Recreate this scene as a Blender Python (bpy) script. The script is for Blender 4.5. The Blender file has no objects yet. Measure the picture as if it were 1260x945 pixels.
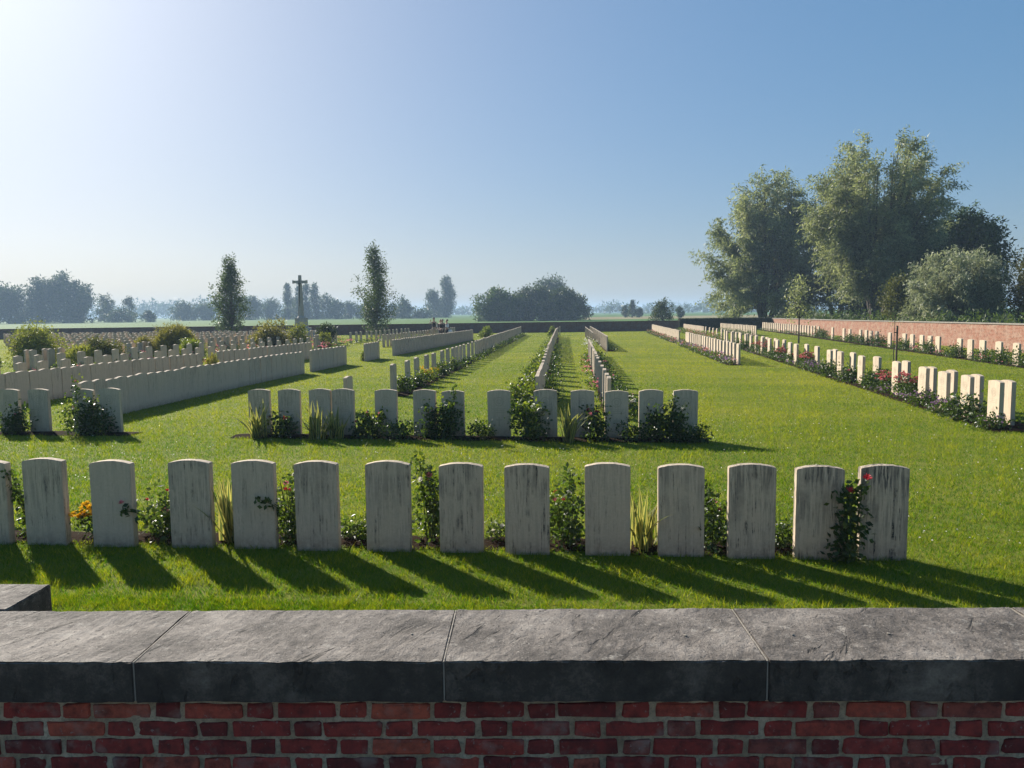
import bpy, bmesh, math, random
import numpy as np
from mathutils import Vector, Matrix

random.seed(7)
RNG = np.random.default_rng(11)
R = math.radians
scene = bpy.context.scene
COL = scene.collection

# ------------------------------------------------------------------ camera
cam_d = bpy.data.cameras.new('camera')
cam_d.sensor_width = 36.0
cam_d.lens = 36.0 * 946.0 / 1260.0
cam_d.clip_start = 0.05
cam_d.clip_end = 9000
cam = bpy.data.objects.new('camera', cam_d)
COL.objects.link(cam)
PITCH, YAW, ROLL, CAMH = R(5.3), R(5.6), R(0.7), 2.06
fw = Vector((-math.sin(YAW) * math.cos(PITCH), math.cos(YAW) * math.cos(PITCH), -math.sin(PITCH)))
rt = Vector((math.cos(YAW), math.sin(YAW), 0))
up = rt.cross(fw)
cr = rt * math.cos(ROLL) - up * math.sin(ROLL)
cu = up * math.cos(ROLL) + rt * math.sin(ROLL)
M4 = Matrix.Identity(4)
for i in range(3):
    M4[i][0], M4[i][1], M4[i][2] = cr[i], cu[i], -fw[i]
M4[2][3] = CAMH
cam.matrix_world = M4
scene.camera = cam

# ------------------------------------------------------------------ sky, sun, exposure
SUN_AZ, SUN_EL = R(44.0), R(28.0)          # azimuth left of +Y, elevation
world = bpy.data.worlds.new('World')
scene.world = world
world.use_nodes = True
wn = world.node_tree.nodes
wn.clear()
sky = wn.new('ShaderNodeTexSky')
sky.sky_type = 'NISHITA'
sky.sun_disc = False
sky.sun_elevation = SUN_EL
sky.sun_rotation = -SUN_AZ
sky.altitude = 0
sky.air_density = 1.0
sky.dust_density = 2.0
sky.ozone_density = 8.0
bg = wn.new('ShaderNodeBackground')
bg.inputs['Strength'].default_value = 0.113
wo = wn.new('ShaderNodeOutputWorld')
sgm = wn.new('ShaderNodeGamma'); sgm.inputs[1].default_value = 0.45
shs = wn.new('ShaderNodeHueSaturation'); shs.inputs['Saturation'].default_value = 1.58
world.node_tree.links.new(sky.outputs[0], sgm.inputs[0])
world.node_tree.links.new(sgm.outputs[0], shs.inputs['Color'])
world.node_tree.links.new(shs.outputs[0], bg.inputs[0])
world.node_tree.links.new(bg.outputs[0], wo.inputs[0])

sun_d = bpy.data.lights.new('sun', 'SUN')
sun_d.energy = 4.0
sun_d.angle = R(0.53)
sun_d.color = (1.0, 0.925, 0.81)
sun = bpy.data.objects.new('sun', sun_d)
COL.objects.link(sun)
sun_dir = Vector((math.sin(SUN_AZ) * math.cos(SUN_EL), -math.cos(SUN_AZ) * math.cos(SUN_EL), -math.sin(SUN_EL)))
sun.rotation_euler = sun_dir.to_track_quat('-Z', 'Y').to_euler()
sun.location = (-40, 40, 60)

vs = scene.view_settings
vs.view_transform = 'Standard'
vs.look = 'None'
vs.exposure = 1.32
vs.gamma = 1.0
vs.use_curve_mapping = False
scene.cycles.max_bounces = 8
scene.cycles.diffuse_bounces = 3
scene.cycles.transmission_bounces = 4
scene.cycles.transparent_max_bounces = 8
scene.cycles.volume_bounces = 1
scene.cycles.use_denoising = True

# ------------------------------------------------------------------ helpers: meshes
class MB:
    """collects polygons into ONE mesh; each face carries a random value v for colour"""
    def __init__(s):
        s.V = []; s.L = []; s.T = []; s.A = []; s.n = 0
    def add(s, verts, faces, val=None):
        verts = np.asarray(verts, float).reshape(-1, 3)
        faces = np.asarray(faces, int)
        s.V.append(verts); s.L.append((faces + s.n).ravel())
        s.T.append(np.full(len(faces), faces.shape[1]))
        if val is None: val = RNG.random(len(faces))
        s.A.append(np.broadcast_to(np.asarray(val, float), (len(faces),)))
        s.n += len(verts)
    def mesh(s, name, mat, smooth=False):
        me = bpy.data.meshes.new(name)
        V = np.concatenate(s.V); L = np.concatenate(s.L); T = np.concatenate(s.T); A = np.concatenate(s.A)
        me.vertices.add(len(V)); me.vertices.foreach_set('co', V.ravel())
        me.loops.add(len(L)); me.loops.foreach_set('vertex_index', L.astype(np.int32))
        me.polygons.add(len(T))
        st = np.concatenate([[0], np.cumsum(T)[:-1]]).astype(np.int32)
        me.polygons.foreach_set('loop_start', st)
        me.polygons.foreach_set('use_smooth', np.full(len(T), bool(smooth)))
        me.update(calc_edges=True)
        a = me.attributes.new('v', 'FLOAT', 'FACE'); a.data.foreach_set('value', A.astype(np.float32))
        if mat: me.materials.append(mat)
        return me
    def build(s, name, mat, parent=None, smooth=False):
        return obj(name, s.mesh(name, mat, smooth), parent)

def obj(name, me, parent=None, loc=None, rz=0.0):
    o = bpy.data.objects.new(name, me)
    COL.objects.link(o)
    if parent is not None: o.parent = parent
    if loc is not None: o.location = loc
    if rz: o.rotation_euler[2] = rz
    return o

def tag(o, label=None, cat=None, group=None, kind=None):
    if label: o['label'] = label
    if cat: o['category'] = cat
    if group: o['group'] = group
    if kind: o['kind'] = kind
    return o

def empty(name, loc=(0, 0, 0), rz=0.0):
    o = bpy.data.objects.new(name, None)
    o.empty_display_size = 0.1
    COL.objects.link(o); o.location = loc; o.rotation_euler[2] = rz
    return o

def box(mb, x0, x1, y0, y1, z0, z1, val=None):
    v = [(x0, y0, z0), (x1, y0, z0), (x1, y1, z0), (x0, y1, z0), (x0, y0, z1), (x1, y0, z1), (x1, y1, z1), (x0, y1, z1)]
    f = [(0, 3, 2, 1), (4, 5, 6, 7), (0, 1, 5, 4), (1, 2, 6, 5), (2, 3, 7, 6), (3, 0, 4, 7)]
    mb.add(v, f, val)

def tube(mb, pts, rad, sides=6, cap=True):
    pts = np.asarray(pts, float); n = len(pts)
    rad = np.broadcast_to(np.asarray(rad, float), (n,))
    d = np.gradient(pts, axis=0); d /= np.linalg.norm(d, axis=1)[:, None] + 1e-9
    ref = np.array([1.0, 0, 0]) if abs(d[0][0]) < 0.8 else np.array([0, 1.0, 0])
    a = np.cross(d, ref); a /= np.linalg.norm(a, axis=1)[:, None]
    b = np.cross(d, a)
    th = np.linspace(0, 2 * math.pi, sides, endpoint=False)
    V = pts[:, None, :] + rad[:, None, None] * (a[:, None, :] * np.cos(th)[None, :, None] + b[:, None, :] * np.sin(th)[None, :, None])
    F = []
    for i in range(n - 1):
        for j in range(sides):
            k = (j + 1) % sides
            F.append((i * sides + j, i * sides + k, (i + 1) * sides + k, (i + 1) * sides + j))
    mb.add(V.reshape(-1, 3), F)
    if cap:
        base = (n - 1) * sides
        mb.add(V[-1], [tuple(range(sides))][:1] if sides in (3, 4) else [(0, j, j + 1) for j in range(1, sides - 1)])

def unit(a): return a / (np.linalg.norm(a, axis=-1, keepdims=True) + 1e-9)

def leaves(mb, P, D, size, aspect=0.5, tri=False, val=None):
    """leaf-sized faces at P, long axis D"""
    N = len(P); D = unit(D)
    S = unit(np.cross(D, RNG.normal(size=(N, 3))))
    size = np.broadcast_to(np.asarray(size, float), (N,))[:, None]
    if tri:
        V = np.stack([P - S * size * aspect * .5, P + S * size * aspect * .5, P + D * size], 1)
        F = np.arange(N * 3).reshape(N, 3)
    else:
        Nn = np.cross(D, S)
        V = np.stack([P, P + D * size * .5 + S * size * aspect * .5, P + D * size - Nn * size * .12, P + D * size * .5 - S * size * aspect * .5], 1)
        F = np.arange(N * 4).reshape(N, 4)
    mb.add(V.reshape(-1, 3), F, val)

def crown(mb, lobes, n, leaf, droop=0.0, spread=0.28, per=14, aspect=0.55, tri=True, shell=0.55, vjit=0.35):
    """leaf clumps spread through the volume of many uneven lobes"""
    lobes = np.asarray(lobes, float)
    w = (lobes[:, 3] * lobes[:, 4] * lobes[:, 5]) ** (2 / 3.); w /= w.sum()
    nc = max(1, n // per)
    li = RNG.choice(len(lobes), nc, p=w)
    u = unit(RNG.normal(size=(nc, 3)))
    rr = shell + (1.05 - shell) * RNG.random(nc) ** 0.6
    C = lobes[li, :3] + u * rr[:, None] * lobes[li, 3:6]
    cv = np.clip(RNG.normal(.5, .22, nc), 0, 1)
    k = np.repeat(np.arange(nc), per)
    sp = spread * lobes[li, 3:6].mean(1)[k, None]
    off = RNG.normal(size=(len(k), 3)) * sp
    if droop: off[:, 2] *= 1 + droop
    P = C[k] + off
    D = u[k] * .7 + RNG.normal(size=(len(k), 3)) * .8
    D[:, 2] -= droop * 1.1
    leaves(mb, P, D, leaf * (.6 + .8 * RNG.random(len(k))), aspect, tri, np.clip(cv[k] + RNG.normal(size=len(k)) * vjit * .5, 0, 1))
    return C

def blob(c, r, s=1.0): return (c[0], c[1], c[2], r[0] * s, r[1] * s, r[2] * s)

def profile_lobes(x, y, z0, z1, rfun, K, lr, squash=1.0, vert=1.0):
    out = []
    for i in range(K):
        t = (i + RNG.random()) / K
        a = RNG.random() * 2 * math.pi
        rad = rfun(t)
        q = math.sqrt(RNG.random()) * max(rad - lr * .6, 0)
        s = lr * (.65 + .7 * RNG.random()) * (0.55 + 0.45 * min(1, rad / (lr * 1.6)))
        out.append((x + q * math.cos(a), y + q * math.sin(a) * squash, z0 + (z1 - z0) * t, s, s, s * vert))
    return out

def curve3(a, b, bow, n=6):
    a, b = np.array(a, float), np.array(b, float)
    m = (a + b) / 2 + np.array(bow)
    t = np.linspace(0, 1, n)[:, None]
    return (1 - t) ** 2 * a + 2 * t * (1 - t) * m + t ** 2 * b

# ------------------------------------------------------------------ helpers: materials
def new_mat(name):
    m = bpy.data.materials.new(name); m.use_nodes = True
    nt = m.node_tree; nt.nodes.clear()
    out = nt.nodes.new('ShaderNodeOutputMaterial')
    return m, nt, out

class N:
    def __init__(s, nt): s.nt = nt
    def __call__(s, t, **kw):
        n = s.nt.nodes.new(t)
        for k, v in kw.items():
            if k.startswith('i_'):
                key = k[2:]
                key = int(key) if key.isdigit() else key
                n.inputs[key].default_value = v
            else: setattr(n, k, v)
        return n
    def l(s, a, b): s.nt.links.new(a, b)
    def ramp(s, fac, stops, interp='LINEAR'):
        r = s.nt.nodes.new('ShaderNodeValToRGB'); r.color_ramp.interpolation = interp
        e = r.color_ramp.elements
        while len(e) < len(stops): e.new(0.5)
        for el, (p, c) in zip(e, stops):
            el.position = p; el.color = (c[0], c[1], c[2], 1) if not isinstance(c, (int, float)) else (c, c, c, 1)
        s.l(fac, r.inputs[0]); return r.outputs[0]
    def noise(s, vec, scale, detail=4, rough=.6, dist=0.0):
        n = s.nt.nodes.new('ShaderNodeTexNoise'); n.inputs['Scale'].default_value = scale
        n.inputs['Detail'].default_value = detail; n.inputs['Roughness'].default_value = rough; n.inputs['Distortion'].default_value = dist
        if vec is not None: s.l(vec, n.inputs['Vector'])
        return n.outputs[0]
    def mapping(s, vec, scale=(1, 1, 1), rot=(0, 0, 0)):
        m = s.nt.nodes.new('ShaderNodeMapping'); m.inputs['Scale'].default_value = scale; m.inputs['Rotation'].default_value = rot
        s.l(vec, m.inputs['Vector']); return m.outputs[0]
    def math(s, op, a, b=None, clamp=False):
        m = s.nt.nodes.new('ShaderNodeMath'); m.operation = op; m.use_clamp = clamp
        for i, v in enumerate((a, b)):
            if v is None: continue
            if isinstance(v, (int, float)): m.inputs[i].default_value = v
            else: s.l(v, m.inputs[i])
        return m.outputs[0]
    def mix(s, fac, a, b, blend='MIX'):
        m = s.nt.nodes.new('ShaderNodeMix'); m.data_type = 'RGBA'; m.blend_type = blend
        for idx, v in ((0, fac), (6, a), (7, b)):
            if isinstance(v, (int, float)): m.inputs[idx].default_value = v
            elif isinstance(v, tuple): m.inputs[idx].default_value = (v[0], v[1], v[2], 1)
            else: s.l(v, m.inputs[idx])
        return m.outputs[2]
    def bump(s, h, strength, dist):
        b = s.nt.nodes.new('ShaderNodeBump'); b.inputs['Strength'].default_value = strength; b.inputs['Distance'].default_value = dist
        s.l(h, b.inputs['Height']); return b.outputs[0]
    def principled(s, out, col, rough=.8, normal=None, spec=.3, metal=0.0):
        p = s.nt.nodes.new('ShaderNodeBsdfPrincipled')
        if isinstance(col, tuple): p.inputs['Base Color'].default_value = (*col, 1)
        else: s.l(col, p.inputs['Base Color'])
        if isinstance(rough, (int, float)): p.inputs['Roughness'].default_value = rough
        else: s.l(rough, p.inputs['Roughness'])
        p.inputs['Specular IOR Level'].default_value = spec; p.inputs['Metallic'].default_value = metal
        if normal is not None: s.l(normal, p.inputs['Normal'])
        if out is not None: s.l(p.outputs[0], out.inputs[0])
        return p

def foliage(name, c1, c2, trans=.4, tcol=None, spec=.25, rough=.55):
    m, nt, out = new_mat(name); n = N(nt)
    at = n('ShaderNodeAttribute', attribute_name='v')
    col = n.ramp(at.outputs['Fac'], [(0, c1), (1, c2)])
    p = n.principled(None, col, rough, spec=spec)
    t = n('ShaderNodeBsdfTranslucent')
    tc = tcol or (1.25, 1.25, .75)
    n.l(n.mix(1.0, col, tc, 'MULTIPLY'), t.inputs[0])
    mx = n('ShaderNodeMixShader', i_0=trans)
    n.l(p.outputs[0], mx.inputs[1]); n.l(t.outputs[0], mx.inputs[2]); n.l(mx.outputs[0], out.inputs[0])
    return m

def plain(name, col, rough=.8, var=.25, scale=12, spec=.3, metal=0, bump=0.0):
    m, nt, out = new_mat(name); n = N(nt)
    tc = n('ShaderNodeTexCoord'); oi = n('ShaderNodeObjectInfo')
    ns = n.noise(tc.outputs['Object'], scale, 5)
    c = n.mix(ns, tuple(x * (1 - var) for x in col), tuple(min(1, x * (1 + var)) for x in col))
    nb = n.bump(ns, bump, .02) if bump else None
    n.principled(out, c, rough, nb, spec, metal)
    return m

MAT = {}
def stone_mat():
    m, nt, out = new_mat('headstone_stone'); n = N(nt)
    tc = n('ShaderNodeTexCoord'); oi = n('ShaderNodeObjectInfo')
    off = n('ShaderNodeVectorMath', operation='SCALE'); off.inputs[0].default_value = (37, 19, 53); n.l(oi.outputs['Random'], off.inputs['Scale'])
    ad = n('ShaderNodeVectorMath', operation='ADD'); n.l(tc.outputs['Object'], ad.inputs[0]); n.l(off.outputs[0], ad.inputs[1])
    v = ad.outputs[0]
    fine = n.noise(n.mapping(v, (26, 26, 1.5)), 1.0, 6, .62, .25)          # rain streaks
    fine2 = n.noise(n.mapping(v, (70, 70, 4.5)), 1.0, 5, .6, .2)
    big = n.noise(v, 4.5, 4, .6)
    spot = n.noise(v, 48, 5, .7)
    blot = n.noise(v, 17, 5, .65, .4)
    sep = n('ShaderNodeSeparateXYZ'); n.l(tc.outputs['Object'], sep.inputs[0])
    topm = n.ramp(n.math('MULTIPLY', sep.outputs['Z'], 1.22), [(.10, .25), (.55, .6), (1.0, 1.0)])
    sepc = n('ShaderNodeSeparateColor'); n.l(oi.outputs['Color'], sepc.inputs[0])
    s1 = n.ramp(fine, [(.44, 0), (.58, 1)])
    s2 = n.ramp(fine2, [(.49, 0), (.62, 1)])
    bm = n.ramp(big, [(.36, .15), (.56, 1)])
    st = n.math('MULTIPLY', n.math('MULTIPLY', n.math('MAXIMUM', n.math('MULTIPLY', s1, .58), n.math('MULTIPLY', s2, .64)), bm), topm)
    st = n.math('MULTIPLY', st, sepc.outputs[0], True)
    run = n.noise(n.mapping(v, (46, 46, 2.6)), 1.0, 6, .66, .35)                # broken black runs down the face
    grain = n.noise(n.mapping(v, (120, 120, 34)), 1.0, 4, .7)
    blk = n.math('MULTIPLY', n.math('MULTIPLY', n.ramp(run, [(.53, 0), (.62, 1)]), n.ramp(grain, [(.36, .15), (.56, 1)])), n.math('MULTIPLY', n.ramp(n.noise(v, 7.5, 3, .6), [(.42, .0), (.60, 1)]), n.math('MULTIPLY', sepc.outputs[0], .9)), True)
    base = n.mix(big, (.52, .42, .305), (.63, .515, .385))
    base = n.mix(n.ramp(spot, [(.4, 0), (.7, .35)]), base, (.40, .32, .235))
    warm = n.ramp(n.math('MULTIPLY', sep.outputs['Z'], 1.0), [(.0, 1.0), (.18, .0)])
    base = n.mix(n.math('MULTIPLY', warm, n.ramp(blot, [(.35, .25), (.7, .9)])), base, (.20, .155, .11))   # soil splash at the foot
    c = n.mix(st, base, (.075, .072, .068))
    c = n.mix(blk, c, (.045, .044, .042))
    lich = n.ramp(n.noise(v, 30, 3, .5), [(.70, 0), (.74, .5)])
    c = n.mix(lich, c, (.45, .42, .33))
    h = n.math('ADD', n.math('MULTIPLY', spot, .6), n.math('MULTIPLY', blot, .6))
    n.principled(out, c, .88, n.bump(h, .5, .008), .2)
    return m
MAT['stone'] = stone_mat()

def lawn_mat(name, a, b, c3, scale=1.0, bump=.5):
    m, nt, out = new_mat(name); n = N(nt)
    tc = n('ShaderNodeTexCoord'); v = tc.outputs['Object']
    n1 = n.noise(v, .35 * scale, 5, .6); n2 = n.noise(v, 3.0 * scale, 5, .65); n3 = n.noise(v, 45 * scale, 4, .7)
    stretch = n.noise(n.mapping(v, (.12, .9, 1)), 1.0, 4, .6)
    f = n.math('ADD', n.math('MULTIPLY', n1, .45), n.math('ADD', n.math('MULTIPLY', n2, .3), n.math('MULTIPLY', n3, .25)))
    col = n.ramp(f, [(.34, a), (.5, b), (.66, c3)])
    col = n.mix(n.ramp(stretch, [(.45, 0), (.68, .55)]), col, c3)
    h = n.math('ADD', n3, n.math('MULTIPLY', n.noise(v, 160 * scale, 2, .6), .6))
    n.principled(out, col, .9, n.bump(h, bump, .05), .1)
    return m
MAT['lawn'] = lawn_mat('lawn_turf', (.075, .120, .010), (.135, .165, .018), (.235, .225, .045))
MAT['field'] = lawn_mat('crop_field', (.040, .105, .010), (.055, .125, .013), (.075, .140, .018), .15, .25)
MAT['verge'] = lawn_mat('dry_verge', (.16, .15, .06), (.22, .19, .09), (.26, .22, .12), .3, .3)
MAT['grass'] = foliage('grass_blade', (.050, .140, .004), (.335, .335, .040), .52, (1.5, 1.4, .35), .12, .5)
MAT['soil'] = plain('bed_soil', (.026, .017, .011), 1.0, .6, 30, spec=.02, bump=.8)
MAT['path'] = plain('gravel_path', (.24, .21, .17), .95, .35, 60, bump=.8)

def brick_wall_mat(name, c1, c2, mortar, scale=1.0):
    m, nt, out = new_mat(name); n = N(nt)
    tc = n('ShaderNodeTexCoord')
    sep = n('ShaderNodeSeparateXYZ'); n.l(tc.outputs['Object'], sep.inputs[0])
    cmb = n('ShaderNodeCombineXYZ'); n.l(n.math('ADD', sep.outputs['X'], sep.outputs['Y']), cmb.inputs[0]); n.l(sep.outputs['Z'], cmb.inputs[1])
    b = n('ShaderNodeTexBrick')
    b.inputs['Scale'].default_value = scale; b.inputs['Brick Width'].default_value = .21; b.inputs['Row Height'].default_value = .065
    b.inputs['Mortar Size'].default_value = .008; b.inputs['Color1'].default_value = (*c1, 1); b.inputs['Color2'].default_value = (*c2, 1); b.inputs['Mortar'].default_value = (*mortar, 1)
    n.l(cmb.outputs[0], b.inputs['Vector'])
    ns = n.noise(tc.outputs['Object'], 2.2, 6, .65); n2 = n.noise(cmb.outputs[0], 7, 4, .7)
    c = n.mix(n.ramp(ns, [(.42, 0), (.68, .65)]), b.outputs[0], tuple(x * 1.25 for x in mortar))
    c = n.mix(n.ramp(n2, [(.5, 0), (.68, .7)]), c, tuple(x * .45 for x in c1))
    n.principled(out, c, .92, n.bump(b.outputs['Fac'], -.5, .01), .15)
    return m
MAT['rwall'] = brick_wall_mat('red_brick_wall', (.245, .085, .052), (.31, .135, .088), (.29, .225, .17))
MAT['fwall'] = brick_wall_mat('old_brick_wall', (.16, .075, .058), (.20, .10, .08), (.16, .14, .125))

def coping_mat():
    m, nt, out = new_mat('bluestone_coping'); n = N(nt)
    tc = n('ShaderNodeTexCoord'); oi = n('ShaderNodeObjectInfo')
    off = n('ShaderNodeVectorMath', operation='SCALE'); off.inputs[0].default_value = (7, 9, 3); n.l(oi.outputs['Random'], off.inputs['Scale'])
    ad = n('ShaderNodeVectorMath', operation='ADD'); n.l(tc.outputs['Object'], ad.inputs[0]); n.l(off.outputs[0], ad.inputs[1])
    v = ad.outputs[0]
    a = n.noise(v, 3.2, 6, .62, .3); b = n.noise(v, 26, 6, .7); c = n.noise(v, 130, 4, .7)
    crk = n.noise(n.mapping(n.mapping(v, (1, 1, 1), (0, 0, R(-58))), (3.0, 17, 8)), 1.0, 6, .62, .5)
    # bleached where rain and sun reach the upper face of the slab, other faces darkened: staining plus shade painted into the colour
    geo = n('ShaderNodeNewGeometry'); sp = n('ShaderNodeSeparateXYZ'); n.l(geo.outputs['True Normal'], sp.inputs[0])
    f = n.math('ADD', n.math('MULTIPLY', a, .55), n.math('ADD', n.math('MULTIPLY', b, .3), n.math('MULTIPLY', c, .15)))
    col = n.ramp(f, [(.38, (.050, .043, .037)), (.475, (.130, .112, .096)), (.55, (.215, .188, .162)), (.66, (.32, .285, .245))])
    dark = n.math('MULTIPLY', n.ramp(crk, [(.34, .95), (.40, .0)]), n.ramp(n.noise(v, 2.3, 2, .5), [(.34, .15), (.48, 1)]))
    col = n.mix(dark, col, (.022, .021, .020))
    pale = n.ramp(n.noise(v, 19, 5, .72), [(.58, 0), (.70, .7)])
    col = n.mix(pale, col, (.37, .34, .295))
    pit = n.ramp(n.noise(v, 62, 3, .6), [(.33, .85), (.39, 0)])
    col = n.mix(pit, col, (.030, .027, .024))
    spk = n.ramp(n.noise(v, 95, 3, .65), [(.64, 0), (.70, .7)])
    col = n.mix(spk, col, (.42, .385, .335))
    stain_shade = n.ramp(f, [(.36, (.036, .028, .022)), (.49, (.068, .054, .042)), (.57, (.135, .108, .084)), (.68, (.26, .215, .165))])
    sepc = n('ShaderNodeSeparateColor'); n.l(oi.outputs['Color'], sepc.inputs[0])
    col = n.mix(n.math('MULTIPLY', n.ramp(sp.outputs['Z'], [(.35, 1), (.8, 0)]), sepc.outputs[0]), col, stain_shade)
    h = n.math('ADD', n.math('MULTIPLY', b, .8), n.math('SUBTRACT', n.math('MULTIPLY', c, .5), n.math('MULTIPLY', dark, 1.2)))
    n.principled(out, col, .82, n.bump(h, .9, .014), .3)
    return m
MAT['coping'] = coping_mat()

def brick_mat():
    m, nt, out = new_mat('handmade_brick'); n = N(nt)
    tc = n('ShaderNodeTexCoord'); oi = n('ShaderNodeObjectInfo')
    off = n('ShaderNodeVectorMath', operation='SCALE'); off.inputs[0].default_value = (17, 29, 13); n.l(oi.outputs['Random'], off.inputs['Scale'])
    ad = n('ShaderNodeVectorMath', operation='ADD'); n.l(tc.outputs['Object'], ad.inputs[0]); n.l(off.outputs[0], ad.inputs[1])
    v = ad.outputs[0]
    base = n.ramp(oi.outputs['Random'], [(0, (.18, .040, .034)), (.3, (.30, .050, .040)), (.6, (.39, .064, .048)), (.85, (.50, .115, .066)), (1, (.23, .074, .062))])
    a = n.noise(v, 22, 6, .7); b = n.noise(v, 9, 4, .6)
    c = n.mix(n.ramp(a, [(.4, 0), (.66, .75)]), base, (.075, .030, .026))
    c = n.mix(n.ramp(b, [(.56, 0), (.72, .7)]), c, (.30, .20, .16))
    c = n.mix(n.ramp(n.noise(v, 60, 4, .7), [(.62, 0), (.7, .6)]), c, (.36, .31, .27))
    n.principled(out, c, .97, n.bump(a, .8, .008), .04)
    return m
MAT['brick'] = brick_mat()
def mortar_mat():
    m, nt, out = new_mat('lime_mortar'); n = N(nt)
    v = n('ShaderNodeTexCoord').outputs['Object']
    a = n.noise(v, 7, 5, .65); b = n.noise(v, 90, 5, .7)
    c = n.ramp(a, [(.3, (.36, .25, .15)), (.5, (.53, .39, .25)), (.7, (.68, .53, .36))])
    c = n.mix(n.ramp(b, [(.45, 0), (.7, .6)]), c, (.11, .10, .085))
    n.principled(out, c, .98, n.bump(b, 1.0, .010), .02)
    return m
MAT['mortar'] = mortar_mat()
MAT['joint'] = plain('pale_mortar_joint', (.27, .24, .20), .9, .3, 60, bump=.5)
MAT['wcope'] = plain('weathered_wall_coping', (.26, .235, .20), .9, .45, 5, bump=.5)
MAT['bark'] = plain('bark', (.075, .060, .045), .95, .4, 9, bump=.8)
MAT['stem'] = plain('green_stem', (.06, .085, .03), .7, .3, 20)
MAT['wood'] = plain('weathered_stake', (.075, .055, .040), .9, .3, 14)
MAT['cstone'] = plain('cross_stone', (.36, .34, .30), .88, .35, 4, bump=.3)
MAT['bronze'] = plain('dark_bronze', (.05, .06, .05), .55, .3, 10, metal=.5)
MAT['willow'] = foliage('willow_leaf', (.085, .110, .045), (.37, .38, .215), .46, (1.15, 1.2, .75), .4)
MAT['silver'] = foliage('silver_willow_leaf', (.13, .155, .08), (.42, .43, .28), .38, (1.1, 1.15, .85), .4)
MAT['dark'] = foliage('dark_tree_leaf', (.025, .042, .014), (.075, .10, .030), .3)
MAT['mid'] = foliage('green_tree_leaf', (.035, .062, .016), (.095, .135, .040), .38)
MAT['olive'] = foliage('olive_shrub_leaf', (.060, .070, .016), (.145, .150, .040), .38)
MAT['brown'] = foliage('brownish_thicket_leaf', (.050, .045, .018), (.105, .110, .032), .3)
MAT['rose'] = foliage('rose_leaf', (.022, .045, .012), (.070, .110, .024), .42, (1.5, 1.5, .55), .45, .4)
MAT['bright'] = foliage('young_leaf', (.075, .120, .016), (.180, .220, .035), .5, (1.4, 1.35, .6), .4, .4)
MAT['hedge'] = foliage('yew_leaf', (.012, .022, .009), (.030, .045, .016), .2)
MAT['goldshrub'] = foliage('gold_shrub_leaf', (.085, .12, .018), (.30, .31, .060), .42)
MAT['redshrub'] = foliage('bronze_shrub_leaf', (.075, .070, .020), (.28, .26, .060), .4)
MAT['far'] = foliage('distant_leaf', (.030, .050, .018), (.075, .105, .034), .3)
MAT['iris'] = foliage('variegated_iris_leaf', (.055, .10, .030), (.46, .42, .14), .4, (1.2, 1.2, .8), .35, .4)
MAT['red'] = foliage('red_petal', (.30, .020, .025), (.48, .06, .075), .35, (1.2, 1.0, 1.0))
MAT['pink'] = foliage('pink_petal', (.48, .13, .17), (.66, .28, .30), .35, (1.2, 1.0, 1.0))
MAT['white'] = foliage('white_petal', (.62, .60, .54), (.78, .76, .70), .35, (1.1, 1.1, 1.0))
MAT['yellow'] = foliage('yellow_petal', (.62, .40, .02), (.80, .58, .04), .35, (1.2, 1.1, .8))
MAT['valerian'] = foliage('valerian_flower', (.42, .10, .11), (.62, .24, .23), .35, (1.2, 1.0, 1.0))
MAT['mauve'] = foliage('mauve_flower', (.22, .13, .24), (.42, .27, .42), .35, (1.1, 1.0, 1.1))

# ------------------------------------------------------------------ the setting
mb = MB(); mb.add([(-3000, -300, 0), (3000, -300, 0), (3000, 3200, 0), (-3000, 3200, 0)], [(0, 1, 2, 3)])
tag(mb.build('field', MAT['field']), kind='structure')
def fwy(x): return 80.0 + .13 * x            # the far boundary wall, slightly out of square
mb = MB(); mb.add([(-75, 2.5, .004), (19.2, 2.5, .004), (19.2, fwy(19.2), .004), (-75, fwy(-75), .004)], [(0, 1, 2, 3)])
tag(mb.build('lawn', MAT['lawn']), kind='structure')
mb = MB(); mb.add([(-40, 87.5, .004), (9, 92, .004), (14, 125, .004), (-46, 118, .004)], [(0, 1, 2, 3)])
tag(mb.build('grass_verge', MAT['lawn']), kind='structure')
mb = MB(); mb.add([(-1, 205, .004), (70, 205, .004), (120, 330, .004), (-1, 300, .004)], [(0, 1, 2, 3)])
tag(mb.build('dry_field_strip', MAT['verge']), kind='structure')

# raised path the photograph is taken from, with its retaining garden wall
WA = math.atan(.0765); WO = Vector((0, 2.393, 0))
wall = empty('garden_wall', WO, WA)
tag(wall, 'low brick wall with grey bluestone coping along the bottom of the view', 'wall')
mb = MB(); box(mb, -6, 6, -8, .05, -.3, .42)
o = mb.build('path', MAT['path']); o.location = WO; o.rotation_euler[2] = WA; tag(o, kind='structure')
# mortar core, a wavy recessed face
mb = MB()
nx, nz = 330, 22
xs = np.linspace(-3.3, 3.3, nx); zs = np.linspace(.30, .802, nz)
gx, gz = np.meshgrid(xs, zs)
gy = .052 + .0045 * np.sin(gx * 31 + gz * 57) * np.sin(gz * 83 - gx * 17) + RNG.normal(size=gx.shape) * .0016
V = np.stack([gx, gy, gz], -1).reshape(-1, 3)
idx = np.arange(nx * nz).reshape(nz, nx)
F = np.stack([idx[:-1, :-1], idx[:-1, 1:], idx[1:, 1:], idx[1:, :-1]], -1).reshape(-1, 4)
mb.add(V, F)
mb.build('mortar_bed', MAT['mortar'], wall, True)
mb = MB(); box(mb, -3.3, 3.3, .062, .40, -.3, .7995); mb.build('wall_core', MAT['mortar'], wall)

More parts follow.
